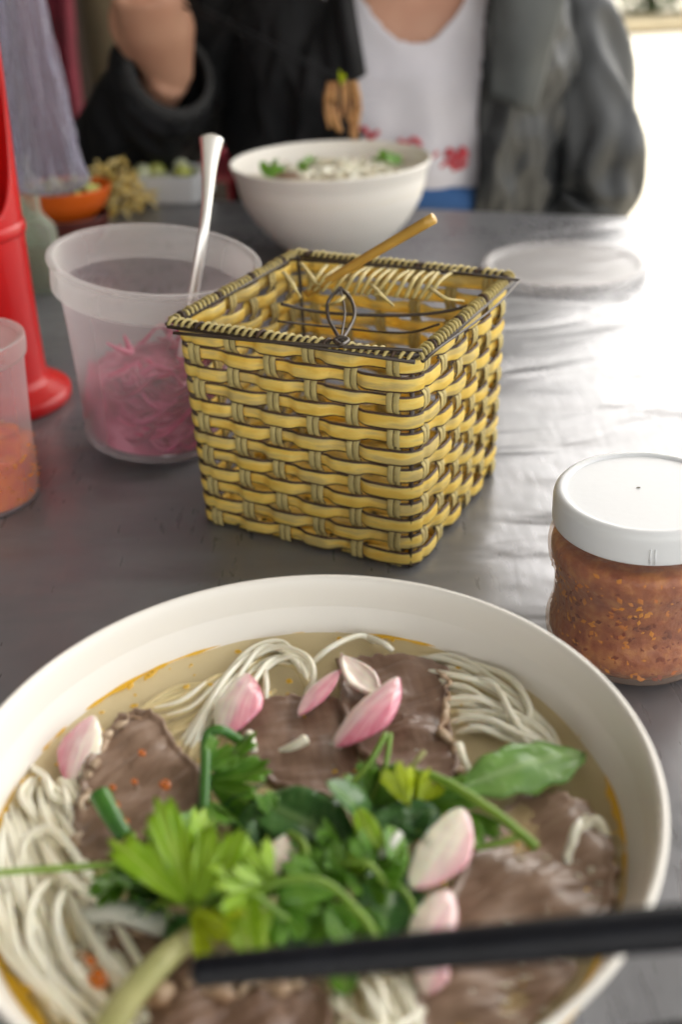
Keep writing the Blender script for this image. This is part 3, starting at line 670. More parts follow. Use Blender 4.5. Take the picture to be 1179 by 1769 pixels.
sprig('yellow-green leaf with a thick stem trailing to the right',
      [([(700, 1335, .012), (760, 1345, .014), (850, 1400, .012), (900, 1440, .009), (928, 1465, .007)], .0013, .0016, 'stem'), ([(820, 1465, .006), (870, 1455, .008), (910, 1440, .008)], .0010, .0009, 'stem')],
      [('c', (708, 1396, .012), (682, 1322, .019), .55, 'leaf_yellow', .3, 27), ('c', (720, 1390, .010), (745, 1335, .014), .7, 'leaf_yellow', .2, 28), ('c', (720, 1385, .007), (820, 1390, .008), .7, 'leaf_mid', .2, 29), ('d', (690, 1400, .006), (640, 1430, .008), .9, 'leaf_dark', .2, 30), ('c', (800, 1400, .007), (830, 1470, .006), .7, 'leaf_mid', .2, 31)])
def single(label, a, b, W, m, roll=0, sd=0, kind='o', arch=.06, name='basil_leaf', fold=.25):
    A = HP(*a); Bq = HP(*b); L_ = (Bq - A).length
    me = leaf_mesh(L_, W / 5000, 26 if kind == 's' else 0, arch=arch, sd=sd, fold=fold)
    o = link(name, me, M[m], None, frame(A, Bq, roll)); o.modifiers.new('t', 'SOLIDIFY').thickness = .00014
    return tag(o, label, 'leaf', HG)
single('long serrated green leaf pointing at the right wall of the bowl', (790, 1362, .008), (1012, 1300, .006), 86, 'leaf_long', .25, 1, 's', arch=.07, name='sawtooth_herb_leaf', fold=-.25)
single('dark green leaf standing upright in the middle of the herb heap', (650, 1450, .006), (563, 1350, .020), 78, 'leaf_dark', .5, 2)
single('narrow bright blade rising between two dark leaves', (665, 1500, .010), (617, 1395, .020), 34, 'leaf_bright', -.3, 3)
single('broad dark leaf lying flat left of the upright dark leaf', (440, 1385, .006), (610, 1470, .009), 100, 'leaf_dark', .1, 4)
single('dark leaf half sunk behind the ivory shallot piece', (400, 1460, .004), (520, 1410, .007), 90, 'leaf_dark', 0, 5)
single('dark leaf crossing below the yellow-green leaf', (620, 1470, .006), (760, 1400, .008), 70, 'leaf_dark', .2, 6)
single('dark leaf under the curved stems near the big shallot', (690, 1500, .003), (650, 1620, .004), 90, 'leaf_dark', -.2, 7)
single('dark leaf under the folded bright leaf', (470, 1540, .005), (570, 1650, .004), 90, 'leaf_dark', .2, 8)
single('small green leaf tip showing below the black chopstick', (590, 1650, .004), (600, 1720, .004), 40, 'leaf_mid', .2, 9)
single('small leaf poking up beside the big shallot wedge', (690, 1520, .010), (672, 1425, .017), 34, 'leaf_mid', .4, 10)
single('mid green leaf beneath the crinkled coriander leaf', (500, 1600, .005), (400, 1560, .007), 70, 'leaf_mid', .2, 11)
single('curled leaf against the left flank of the big shallot', (760, 1420, .006), (830, 1460, .008), 60, 'leaf_mid', .2, 12)
# scallion pieces
def scal(label, pts, r, m, name='scallion_piece', r1=None):
    c = crv([HP(*q) for q in pts], 8); b = MB(); b.add(*tube(c, lambda s: r + ((r1 or r) - r) * s, 16, flat=.8))
    return tag(b.build(name, M[m]), label, 'scallion', HG)
scal('green scallion tube leaning on the left beef slice', [(172, 1372, .011), (190, 1405, .010), (215, 1445, .006)], .0034, 'scallion', r1=.0026)
scal('pale olive stalk lying across the lower left of the bowl', [(180, 1790, .006), (225, 1720, .009), (280, 1660, .010), (345, 1605, .006)], .0043, 'stem_pale', name='lemongrass_stalk', r1=.0034)
scal('grey-white scallion strip left of the herb heap', [(150, 1582, .002), (210, 1575, .005), (290, 1603, .003)], .0030, 'scallion_white', r1=.0036)
scal('thin tan stalk end above the yellow-green leaf', [(708, 1330, .010), (722, 1312, .012), (734, 1298, .013)], .0009, 'stem_pale', name='herb_stalk')
scal('pale stem piece under the folded bright leaf', [(400, 1600, .010), (430, 1580, .012), (478, 1552, .012)], .0014, 'stem_pale', name='herb_stalk')
scal('curled yellow-green scallion ring behind the ivory shallot', [(500, 1440, .012), (522, 1455, .014), (528, 1480, .013), (515, 1498, .010)], .0013, 'stem', name='scallion_ring')
scal('small white scallion root tip in the middle of the herbs', [(655, 1478, .012), (675, 1460, .015), (690, 1440, .015)], .0014, 'scallion_white')
# small sprigs tangled in the depths of the heap
for k in range(17):
    px = random.gauss(470, 140); py = random.gauss(1530, 60)
    if not (240 < px < 730 and 1375 < py < 1650): continue
    a = random.random() * 6.28; L2 = random.uniform(30, 80); hgt = random.uniform(.003, .009)
    pts = [(px - L2 * math.cos(a), py - L2 * math.sin(a) * .6, random.uniform(0, .006)), (px + random.uniform(-15, 15), py + random.uniform(-15, 15), hgt + .002), (px + L2 * math.cos(a), py + L2 * math.sin(a) * .6, random.uniform(.002, .010))]
    e = empty('coriander_sprig', HP(px, py, hgt), 'small coriander sprig buried among the leaves of the herb heap', 'herb sprig', 'small coriander sprigs buried in the herb heap')
    b = MB(); c = crv([HP(*q) for q in pts], 8); b.add(*tube(c, random.uniform(.0005, .0008), 8)); b.build('stem', M['stem'], e)
    for q in range(3):
        A = c[(6, 11, 16)[q]]; Bq = A + Vector((math.cos(a + q * 2.2), math.sin(a + q * 2.2), random.uniform(.0, .8))) * random.uniform(.006, .011)
        put_leaf('leaf', cil_mesh((Bq - A).length, random.uniform(.6, 1.1), 3, k * .7 + q), M[random.choice(('leaf_mid', 'leaf_dark', 'leaf_mid', 'leaf_dark', 'leaf_mid', 'leaf_bright'))], A, Bq, random.uniform(-.6, .6), e)

# ------------------------------------------------------------------ bamboo basket
BX, BY, BA, BW, BD, BHt = .0086, .5422, -.4877, .1335, .1295, .1155
BM = Matrix.Translation(Vector((BX, BY, 0))) @ Matrix.Rotation(BA, 4, 'Z')
bk = empty('bamboo_basket', (BX, BY, 0), 'square woven yellow bamboo basket with dark brown edging and open top', 'basket')
NS, NR = 6, 12
def perim():
    """list of (point on rounded rectangle, outward normal, arc length)"""
    out = []; cr_ = .010; hx, hy = BW / 2 - cr_, BD / 2 - cr_
    sides = [((-hx, -hy - cr_), (hx, -hy - cr_), (0, -1)), ((hx + cr_, -hy), (hx + cr_, hy), (1, 0)), ((hx, hy + cr_), (-hx, hy + cr_), (0, 1)), ((-hx - cr_, hy), (-hx - cr_, -hy), (-1, 0))]
    cs = [(hx, -hy, -PI / 2), (hx, hy, 0), (-hx, hy, PI / 2), (-hx, -hy, PI)]
    for s, (a, b, n_) in enumerate(sides):
        K = 56
        for i in range(K):
            t = i / K; out.append((Vector((a[0] + (b[0] - a[0]) * t, a[1] + (b[1] - a[1]) * t)), Vector(n_), s, t))
        c = cs[s]
        for i in range(6):
            an = c[2] + PI / 2 * i / 6; d = Vector((math.cos(an), math.sin(an))); out.append((Vector((c[0], c[1])) + d * cr_, d, s, 2))
    return out
PER = perim()
pitch_r = BHt / NR
for r in range(NR):
    z0 = pitch_r * (r + .5) + .0012
    m = MB(); vs = []; tap = .965 + .035 * (r / NR)
    hh = pitch_r * .425 * random.uniform(.93, 1.06)
    n = len(PER)
    for (q, nr, s, t) in PER:
        if t <= 1:
            ph = t * NS; w_ = math.cos(PI * (ph - .5)); k = int(ph)
            amp = abs(w_) ** .55 * (1 if ((k + r + s) % 2) else -1)
            # smooth sign change between stakes
            amp = math.tanh(2.4 * (1 if ((k + r + s) % 2) else -1) * abs(w_)) if True else amp
        else: amp = .55
        off = .0019 * amp; wz = .0007 * N3((q.x, q.y, r * 3.1), 30); hv = hh * (1 + .09 * N3((q.x, q.y, r * 7), 60)) * (.90 + .10 * amp)
        c = q * tap + nr * off
        for (dn, dz) in ((-.0006, -1), (.0002, -1.0), (.0006, -.76), (.0010, 0), (.0006, .76), (.0002, 1.0), (-.0006, 1), (-.0009, 0)):
            vs.append((c.x + nr.x * dn, c.y + nr.y * dn, z0 + wz + dz * hv))
    for i in range(n):
        j = (i + 1) % n
        for k in range(8):
            k2 = (k + 1) % 8; m.add([], [], 0)
            m.f.append((i * 8 + k, j * 8 + k, j * 8 + k2, i * 8 + k2)); m.mi.append(1 if k in (0, 1, 4, 5) else 0)
    m.v = [Vector(q) for q in vs]
    m.build('slat', [M['bamboo'], M['dark_edge']], bk, BM)
# upright stakes: a pair of narrow slats with dark edges, weaving opposite to the hoops
for s in range(4):
    for k in range(NS):
        for h in (-1, 1):
            m = MB(); vs = []; hx, hy = BW / 2, BD / 2; K = NR * 5
            for i in range(K + 1):
                z = .001 + (BHt + .001) * i / K; rr = (z - .0012) / pitch_r; row = min(NR - 1, max(0, int(rr)))
                amp = -math.tanh(2.4 * (1 if ((k + row + s) % 2) else -1) * abs(math.cos(PI * (rr - row - .5))))
                off = .0014 * amp; tap = .965 + .035 * z / BHt
                t = (k + .5) / NS; ww = .0016
                if s == 0: c = Vector((-hx + 2 * hx * t, -hy)); nr = Vector((0, -1)); tg = Vector((1, 0))
                elif s == 1: c = Vector((hx, -hy + 2 * hy * t)); nr = Vector((1, 0)); tg = Vector((0, 1))
                elif s == 2: c = Vector((hx - 2 * hx * t, hy)); nr = Vector((0, 1)); tg = Vector((-1, 0))
                else: c = Vector((-hx, hy - 2 * hy * t)); nr = Vector((-1, 0)); tg = Vector((0, -1))
                c = c * tap + nr * off + tg * (h * .0018 + .0004 * N3((z, k, s), 40))
                for (dt, dn) in ((-ww, -.0005), (-ww, .0002), (-ww * .6, .0005), (ww * .6, .0005), (ww, .0002), (ww, -.0005)):
                    vs.append((*(c + tg * dt + nr * dn), z))
            m.v = [Vector(q) for q in vs]
            for i in range(K):
                for q in range(6):
                    q2 = (q + 1) % 6; m.f.append((i * 6 + q, i * 6 + q2, (i + 1) * 6 + q2, (i + 1) * 6 + q)); m.mi.append(1 if q in (0, 4) else 0)
            m.build('slat', [M['bamboo_pale'], M['dark_edge']], bk, BM)
# corner wires, rim rails and wrapped binding
for sx in (-1, 1):
    for sy in (-1, 1):
        m = MB(); m.add(*tube([((BW / 2 * .965 - .003) * sx, (BD / 2 * .965 - .002) * sy, .001), ((BW / 2 - .003) * sx, (BD / 2 - .003) * sy, BHt + .002)], .0013, 6)); m.build('corner_wire', M['wire'], bk, BM)
for s in range(4):
    m = MB(); dk = MB(); K = 34
    hx, hy = BW / 2 + .001, BD / 2 + .001
    A = [(-hx, -hy), (hx, -hy), (hx, hy), (-hx, hy)][s]; Bq = [(hx, -hy), (hx, hy), (-hx, hy), (-hx, -hy)][s]
    nr = [Vector((0, -1, 0)), Vector((1, 0, 0)), Vector((0, 1, 0)), Vector((-1, 0, 0))][s]; tg = Vector((Bq[0] - A[0], Bq[1] - A[1], 0)).normalized()
    for i in range(K):
        t = (i + .5) / K; c = Vector((A[0] + (Bq[0] - A[0]) * t, A[1] + (Bq[1] - A[1]) * t, BHt + .0022))
        jt = random.uniform(-.0004, .0004)
        ring = [c + nr * (math.cos(a) * .0027) + Vector((0, 0, 1)) * (math.sin(a) * .0022 + jt) + tg * (.0026 * a / PI - .0013) for a in [PI * q / 6 - .35 for q in range(9)]]
        (m if i % 9 != 4 else dk).add(*tube(ring, .00095, 6, up=tg))
    tag(m.build('rim_binding', M['bamboo_pale'], bk, BM), kind='stuff')
    tag(dk.build('dark_binding', M['dark_edge'], bk, BM), kind='stuff')
    for dn, dz in ((.0028, -.0012), (-.0026, -.0006), (0, .001)):
        rl = MB(); rl.add(*tube([Vector((*A, BHt + .0022 + dz)) + nr * dn, Vector((*Bq, BHt + .0022 + dz)) + nr * dn], .0011, 8)); rl.build('rim_rail', M['wire'], bk, BM)
# woven floor
for i in range(12):
    for ax in (0, 1):
        m = MB(); t = -.5 + (i + .5) / 12; L_ = (BD if ax else BW) * .95; q = t * (BW if ax else BD) * .95
        vs = []; K = 24
        for j in range(K + 1):
            u = -.5 + j / K; zz = .0026 + .0006 * math.cos(PI * (j / 2 + i + ax))
            for d_ in (-.0042, .0042): vs.append(((q + d_, u * L_, zz) if ax else (u * L_, q + d_, zz)))
        m.add(vs, [(j * 2, j * 2 + 1, j * 2 + 3, j * 2 + 2) for j in range(K)]); o = m.build('slat', M['bamboo'], bk, BM); o.modifiers.new('s', 'SOLIDIFY').thickness = .0009
# wire lid frame lying on the rim, shifted to the right-back
def wire(pts, r=.0008, n=6, name='lid_wire'):
    m = MB(); m.add(*tube(crv(pts, n) if len(pts) > 2 else pts, r, 8)); return m.build(name, M['wire'], bk)
ZR = BHt + .006
wire([P(900, 484, ZR), P(700, 462, ZR + .001), P(500, 448, ZR)], n=4)
wire([P(900, 484, ZR), P(850, 535, ZR - .001), P(760, 600, ZR - .001), P(738, 616, ZR - .002)], .0006)
wire([P(485, 525, ZR), P(560, 540, ZR - .006), P(680, 545, ZR - .008), P(770, 538, ZR - .006), P(835, 520, ZR - .002)], .0009)
wire([P(480, 555, ZR - .004), P(600, 568, ZR - .012), P(700, 575, ZR - .012), P(760, 560, ZR - .006)], .0006)
wire([P(300, 575, ZR - .002), P(500, 593, ZR), P(730, 606, ZR - .001)], .0009)
for dx in (-1, 1):
    wire([P(588, 497, ZR + .004), P(588 + dx * 20, 520, ZR), P(590 + dx * 22, 550, ZR - .003), P(590, 590, ZR)], .0010)
wire([P(588, 497, ZR + .004), P(596, 540, ZR), P(588, 592, ZR)], .0006)
wire([P(578, 588, ZR), P(590, 596, ZR + .001), P(602, 588, ZR), P(590, 583, ZR + .001), P(578, 588, ZR)], .0011)
# loose woven ends hanging over the back rim
for (a, b, c) in [((x + 26 + 6 * math.sin(x), 455 + .05 * (x - 500)), (x + 6, 472 + .05 * (x - 500)), (x - 14 + 5 * math.cos(x * 3), 498 + .08 * (x - 500))) for x in range(545, 765, 15)] + [((520, 455), (540, 480), (552, 500)), ((490, 470), (505, 490), (520, 515)), ((640, 490), (655, 505), (680, 528)), ((740, 495), (770, 515), (800, 520)), ((600, 505), (585, 520), (560, 528))]:
    m = MB(); m.add(*tube(crv([P(*a, ZR - .001), P(*b, ZR + .003), P(*c, ZR - .004)], 6), .0014, 8, flat=.5)); m.build('loose_slat', M['bamboo_pale'], bk)
# bamboo stick resting on the basket rim
A = P(530, 508, BHt - .002); Bq = P(750, 377, BHt + .045)
m = MB(); m.add(*tube(crv([A, A.lerp(Bq, .5) + Vector((0, 0, .0005)), Bq], 8), lambda s: .0022 + .0007 * s, 12))
tag(m.build('bamboo_stick', M['stick']), 'light brown bamboo stick propped across the basket rim', 'stick')

# ------------------------------------------------------------------ spice jar at right
JX, JY = .1301, .3897
J = empty('spice_jar', (JX, JY, 0), 'clear plastic jar of red chili flakes in oil with a white screw lid', 'jar')
JM = Matrix.Translation(Vector((JX, JY, 0))) @ Matrix.Rotation(rad(-1.2), 4, 'Y')
m = MB(); m.add(*lathe(smooth_prof([(0, .0015), (.030, .0012), (.0345, .002), (.0382, .007), (.0390, .013), (.0378, .018), (.0362, .024), (.0358, .034), (.0364, .040), (.0388, .047), (.0393, .053), (.0385, .0575), (.0362, .061), (.0352, .067)], 4), 96))
m.build('jar_body', M['clear'], J, JM)
m = MB(); m.add(*lathe(smooth_prof([(0, .003), (.029, .003), (.034, .005), (.0370, .010), (.0368, .016), (.0348, .024), (.0345, .034), (.0352, .040), (.0374, .048), (.0376, .054), (.034, .0575), (.02, .058), (0, .058)], 4), 96))
o = m.build('chili_flakes_in_oil', M['chili'], J, JM)
fl = MB(); fd = MB()
for k in range(900):
    a = random.random() * 2 * PI; z = random.uniform(.006, .055)
    r = .0368 if z < .018 else .0352 if z < .042 else .0374
    s = random.uniform(.0007, .0022); q = Vector((r * math.cos(a), r * math.sin(a), z)); u = Vector((-math.sin(a), math.cos(a), 0)); t1 = random.random() * PI; d1 = u * math.cos(t1) + Vector((0, 0, 1)) * math.sin(t1); d2 = u * -math.sin(t1) + Vector((0, 0, 1)) * math.cos(t1); nr = Vector((math.cos(a), math.sin(a), 0)) * .0004
    (fl if random.random() < .55 else fd).add([q - d1 * s, q + d2 * s * .6, q + d1 * s, q - d2 * s * .6, q + nr], [(0, 1, 4), (1, 2, 4), (2, 3, 4), (3, 0, 4)])
tag(fl.build('chili_flakes', M['flake'], J, JM), kind='stuff'); tag(fd.build('chili_flakes', M['flake_dark'], J, JM), kind='stuff')
m = MB(); m.add(*lathe(smooth_prof([(.0360, .0655), (.0374, .0645)] + [(.0380, .0655), (.0380, .070), (.0379, .0752), (.0372, .0775), (.0355, .0788), (.0335, .0788), (.0325, .0780), (.031, .0778), (.015, .0778), (0, .0778)], 4), 128))
lid = m.build('lid', M['white_plastic'], J, JM)
m = MB()
for k in range(128):
    a = 2 * PI * k / 128
    if not (rad(225) < a < rad(262) or rad(290) < a < rad(360)): continue
    if rad(225) < a < rad(258): continue
    m.add(*box(.0380, 0, .0690, .0009, .0007, .0065), M=Matrix.Rotation(a, 4, 'Z'))
m.build('grip_ridges', M['white_plastic'], lid, JM)
m = MB(); m.add([(-.002 + .0006 * math.cos(a) * 1.5, .003 + .0006 * math.sin(a), .0781) for a in [PI * q / 5 for q in range(10)]], [tuple(range(10))]); m.build('moulding_mark', M['khaki'], lid, JM)

# ------------------------------------------------------------------ tub of pickled onions and spoon
rc = P(270, 459, .118); bc = P(268, 755, .004)
ax = (rc - bc).normalized(); q = ax.to_track_quat('Z', 'Y').to_matrix().to_4x4(); H_ = (rc - bc).length
TM = Matrix.Translation(bc + Vector((0, 0, .005))) @ q @ Matrix.Diagonal((.91, .91, 1, 1))
tub = empty('plastic_tub', bc, 'tall translucent plastic tub of pink pickled onions left of the basket', 'tub')
def ppv(m_, prof, name, mt, par, Mx, n=96):
    b = MB(); b.add(*lathe(prof, n)); return b.build(name, mt, par, Mx)
ppv(0, smooth_prof([(0, .001), (.044, .001), (.0475, .004), (.052, .04), (.0575, .075), (.0612, H_ - .020)], 3), 'tub_wall', M['pp'], tub, TM)
ppv(0, smooth_prof([(.0612, H_ - .020), (.0655, H_ - .0185), (.0665, H_ - .016), (.0665, H_ - .004), (.0685, H_ - .002), (.0685, H_), (.0660, H_ + .0005), (.0635, H_ - .001), (.0620, H_ - .012), (.0612, H_ - .020)], 3), 'tub_rim', M['pp_rim'], tub, TM)
oh = MB(); oh.add(*lathe(smooth_prof([(0, .003), (.040, .003), (.043, .008), (.0455, .032), (.043, .040), (.03, .045), (0, .046)], 3), 48)); 
for i, v_ in enumerate(oh.v): oh.v[i] = v_ + Vector((0, 0, .006 * N3(v_, 60))) if v_.z > .03 else v_
o = oh.build('pickling_liquid', M['onion_mush'], tub, TM)
for k in range(90):
    a = random.uniform(PI, 2.1 * PI) if k % 3 else random.random() * 2 * PI; z = random.uniform(.007, .056); sp_ = random.uniform(.10, .28); sl_ = random.uniform(-.022, .022)
    arc = []
    for i in range(10):
        u = i / 9 - .5; zz = min(.060, max(.005, z + sl_ * u + .009 * (u * u * 4))); r = (.0452 if z < .045 else random.uniform(.02, .045)) * 1.0 + .002 * math.sin(u * 3); aa = a + sp_ * u * 4
        arc.append(TM @ Vector((r * math.cos(aa), r * math.sin(aa), zz)))
    arc = crv(arc[::3], 5)
    m = MB(); m.add(*tube(arc, lambda s: .0006 + .0024 * math.sin(PI * s), 8, flat=.7)); me_o = m.build('pickled_onion_slice', M[('pickle_a', 'pickle_b', 'pickle_c')[k % 3]])
    tag(me_o, 'curved pink onion slice steeping in the translucent plastic tub', 'onion slice', 'pickled onion slices inside the tub')
    pk = me_o.data; attr(pk, 'pink', [.55] * len(pk.vertices))
# spoon
hA = PY(345, 560, bc.y - .01); top = PY(366, 232, .690); mid = PY(352, 400, .640)
spn = empty('spoon', hA, 'steel spoon standing in the translucent tub with its handle up', 'spoon')
lowp = bc + Vector((.012, .0, .012))
path = crv([lowp, lowp.lerp(mid, .45), mid, top.lerp(mid, .35), top], 40)
m = MB(); nP = len(path); vs = []; sd_ = (RR * .93 + FW * .35).normalized()
for i, p_ in enumerate(path):
    s = i / (nP - 1); t_ = (path[min(i + 1, nP - 1)] - path[max(0, i - 1)]).normalized(); nr = sd_.cross(t_).normalized()
    w_ = .0030 + .0052 * max(0, (s - .55) / .45) ** 1.3
    if s > .955: w_ *= math.sqrt(max(.02, 1 - ((s - .955) / .045) ** 2))
    for (a, b) in ((-1, 0), (-.6, .0010), (.6, .0010), (1, 0), (.6, -.0009), (-.6, -.0009)): vs.append(p_ + sd_ * (w_ * a) + nr * b)
m.add(vs, [(i * 6 + k, i * 6 + (k + 1) % 6, (i + 1) * 6 + (k + 1) % 6, (i + 1) * 6 + k) for i in range(nP - 1) for k in range(6)] + [tuple(range(6)), tuple((nP - 1) * 6 + k for k in range(6))])
m.build('handle', M['steel_spoon'], spn)
m = MB(); vs = []; fs = []
for j in range(9):
    for i in range(20):
        a = 2 * PI * i / 20; r = j / 8; vs.append((.019 * r * math.cos(a), .028 * r * math.sin(a), -.007 * (1 - r * r)))
m.add(vs, [(j * 20 + i, j * 20 + (i + 1) % 20, (j + 1) * 20 + (i + 1) % 20, (j + 1) * 20 + i) for j in range(8) for i in range(20)])
o = m.build('bowl', M['steel_spoon'], spn, Matrix.Translation(lowp + Vector((0, -.012, .006))) @ Matrix.Rotation(.6, 4, 'X')); o.modifiers.new('s', 'SOLIDIFY').thickness = .001

# small tub at far left
sb_ = P(-24, 858, 0); st = empty('sauce_tub', sb_, 'small lidded translucent tub with orange chili sauce at the left border', 'tub')
SM = Matrix.Translation(sb_) @ Matrix.Rotation(rad(2), 4, 'Y')
SH = .100
ppv(0, smooth_prof([(0, .001), (.028, .001), (.0310, .004), (.0325, .05), (.0345, SH - .012)], 3), 'tub_wall', M['pp'], st, SM)
ppv(0, smooth_prof([(.0335, SH - .012), (.0362, SH - .011), (.0368, SH - .002), (.0360, SH), (.0335, SH - .0006), (.032, SH - .003), (.015, SH - .003), (0, SH - .003)], 3), 'lid', M['pp_rim'], st, SM)
m = MB(); m.add(*lathe(smooth_prof([(0, .003), (.027, .003), (.0300, .006), (.0310, .030), (.028, .036), (0, .039)], 3), 64))
for i, v_ in enumerate(m.v): m.v[i] = v_ + Vector((0, 0, .006 * N3(v_, 70, 3))) if v_.z > .02 else v_
m.build('chili_sauce', M['sauce'], st, SM)
m = MB()
for k in range(160):
    a = random.random() * 2 * PI; z = random.uniform(.005, .038); q = Vector((.0312 * math.cos(a), .0312 * math.sin(a), z)); blob(m, q, random.uniform(.0008, .0028), random.uniform(.0006, .0018), .0004, a, 8, k)
tag(m.build('chili_pieces', M['flake'], st, SM), kind='stuff')

# ------------------------------------------------------------------ red plastic holder
rb = P(6, 694, 0); rh = empty('red_holder', rb, 'tall glossy red plastic holder with a flared foot and side opening', 'utensil holder')
RM = Matrix.Translation(rb)
prof = smooth_prof([(.047, .0005), (.0485, .004), (.0475, .009), (.040, .0135), (.0345, .018), (.0335, .03), (.0345, .08), (.0372, .15), (.041, .22), (.0435, .29), (.0450, .295)], 4)
prof = smooth_prof(prof, 4); n = 256; vs, fs = lathe(prof, n); keep = []
for f in fs:
    c = sum((Vector(vs[i]) for i in f), Vector()) / 4; a = math.atan2(c.y, c.x)
    da = (a - rad(-48)); 
    if abs(da) < 1.2 and ((da / .85) ** 2 + ((c.z - .205) / .072) ** 2) < 1: continue
    keep.append(f)
use = set(i for f in keep for i in f); gone = set(i for f in fs for i in f) - use; full = set(map(tuple, keep)); edge = set(i for f in fs if tuple(f) not in full for i in f) & use
for i in edge:
    x, y, z = vs[i]; r = math.hypot(x, y); da = math.atan2(y, x) - rad(-48); dz = z - .205; d = math.hypot(da / .85, dz / .072)
    if .5 < d < 1.5: da /= d; dz /= d; vs[i] = (r * math.cos(da + rad(-48)), r * math.sin(da + rad(-48)), .205 + dz)
m = MB(); m.add(vs, keep); o = m.build('shell', M['red'], rh, RM); s_ = o.modifiers.new('s', 'SOLIDIFY'); s_.thickness = .0022; s_.offset = -1
m = MB(); m.add(*lathe([(0, .004), (.02, .004), (.031, .006), (.033, .012)], 48)); m.build('inner_floor', M['red'], rh, RM)
m = MB(); m.add(*lathe(smooth_prof([(.0352, .118), (.0372, .120), (.0377, .123), (.0372, .126), (.0355, .128)], 3), 96)); m.build('ridge', M['red'], rh, RM)

# ------------------------------------------------------------------ round lid lying on the table
lid_c = Vector((.2149, .955, 0)); 
m = MB(); m.add(*lathe(smooth_prof([(.0715, .0), (.0735, .003), (.0735, .008), (.0715, .0095), (.068, .0095), (.0665, .006), (.060, .005), (.03, .0055), (0, .0055)], 3), 96))
tag(m.build('tub_lid', M['pp_rim'], None, Matrix.Translation(lid_c)), 'round frosted plastic lid lying flat on the table behind the basket', 'lid')

# ------------------------------------------------------------------ far-left things on the table
def small_bowl(name, c, R_, h, mt, label, cat):
    m = MB(); m.add(*lathe(smooth_prof([(0, .003), (R_ * .45, .003), (R_ * .5, 0), (R_ * .55, .004), (R_ * .85, h * .5), (R_, h), (R_ * .96, h), (R_ * .8, h * .5), (R_ * .4, .006), (0, .006)], 3), 64))
    return tag(m.build(name, mt, None, Matrix.Translation(c)), label, cat)
ob = P(128, 432, 0); small_bowl('dip_bowl', ob, .042, .036, M['brown_dish'], 'dark red-brown dip bowl under the orange bowl', 'bowl')
small_bowl('dip_bowl', ob + Vector((0, 0, .030)), .047, .034, M['orange'], 'orange plastic bowl stacked on the dark bowl by the plastic bag', 'bowl')
m = MB()
for k in range(26):
    a = random.random() * 6.28; r = .034 * random.random() ** .5; q = ob + Vector((r * math.cos(a), r * math.sin(a), .060 + random.uniform(-.004, .005)))
    m.add(*tube([q, q + Vector((random.uniform(-1, 1), random.uniform(-1, 1), random.uniform(-.2, .8))) * .012], .004, 7))
tag(m.build('garnish', M['lime']), 'yellow-green cut garnish filling the orange bowl', 'garnish', kind='stuff')
for (px, py, h, r, lb) in ((76, 498, .085, .020, 'slim pale glass bottle between the red holder and the orange bowl'), (60, 440, .10, .022, 'taller pale glass bottle behind the slim one beside the red holder')):
    c = P(px, py, 0); b = empty('glass_bottle', c, lb, 'bottle', 'glass bottles by the red holder')
    ppv(0, smooth_prof([(0, .002), (r * .9, .001), (r, .004), (r, h * .6), (r * .85, h * .72), (r * .5, h * .82), (r * .5, h)], 3), 'glass', M['glass'], b, Matrix.Translation(c), 40)
    ppv(0, smooth_prof([(0, .004), (r * .85, .004), (r * .88, h * .4), (0, h * .42)], 3), 'sauce', M['khaki'], b, Matrix.Translation(c), 40)
# white dish with limes and sprouts
dc = P(283, 348, 0); dish = MB(); wM = Matrix.Translation(dc + Vector((0, .02, 0))) @ Matrix.Rotation(-.2, 4, 'Z')
dish.add(*box(0, 0, .004, .100, .07, .006)); 
for s_ in (-1, 1):
    dish.add(*box(s_ * .0505, 0, .017, .003, .072, .032)); dish.add(*box(0, s_ * .0365, .0168, .098, .003, .0315))
o = dish.build('white_dish', M['white_plastic'], None, wM, smooth=False); o.modifiers.new('b', 'BEVEL').width = .001; tag(o, 'small white rectangular dish of lime and sprouts by the far elbow', 'dish')
for k, (dx, dy) in enumerate(((-.03, .01), (-.005, -.01), (.02, .012), (.03, -.014), (-.02, -.016))):
    m = MB(); m.add(*lathe([(0, -.009), (.008, -.006), (.0115, 0), (.008, .006), (0, .009)], 14)); tag(m.build('lime_piece', M['lime'] if k % 2 else M['sprouts'], None, wM @ Matrix.Translation((dx, dy, .034)) @ Matrix.Rotation(k, 4, 'X')), ('green lime piece at the left back of the white dish', 'green lime piece in the middle front of the white dish', 'pale lime piece at the right back of the white dish', 'lime piece at the right front corner of the white dish', 'pale lime piece at the left front of the white dish')[k], 'lime', 'lime pieces in the white dish')
m = MB()
for k in range(120):
    q = Vector((random.uniform(-.045, .045), random.uniform(-.03, .03), random.uniform(.008, .032))); d = Vector((random.gauss(0, 1), random.gauss(0, 1), random.gauss(0, .4))).normalized() * .012
    m.add(*tube([q - d, q + d], .0013, 5))
tag(m.build('bean_sprouts', M['sprouts'], None, wM), 'white bean sprouts heaped in the white dish', 'sprouts', kind='stuff')
yc = P(205, 362, 0); m = MB()
for k in range(160):
    a = random.random() * 6.28; r = .04 * random.random() ** .5; h = .055 * (1 - (r / .04) ** 2) * random.random() + .004; q = yc + Vector((r * math.cos(a), r * math.sin(a), h))
    d = Vector((random.gauss(0, 1), random.gauss(0, 1), random.gauss(0, .6))).normalized() * .011; m.add(*tube(crv([q - d, q + Vector((0, 0, .004)), q + d], 3), .0018, 5))
M['yellow_veg'] = mat('yellow_veg', (.75, .50, .08), (.82, .68, .34), scale=60, rough=.5)
tag(m.build('shredded_vegetables', M['yellow_veg']), 'yellowish shredded vegetables heaped left of the white dish', 'vegetables', kind='stuff')

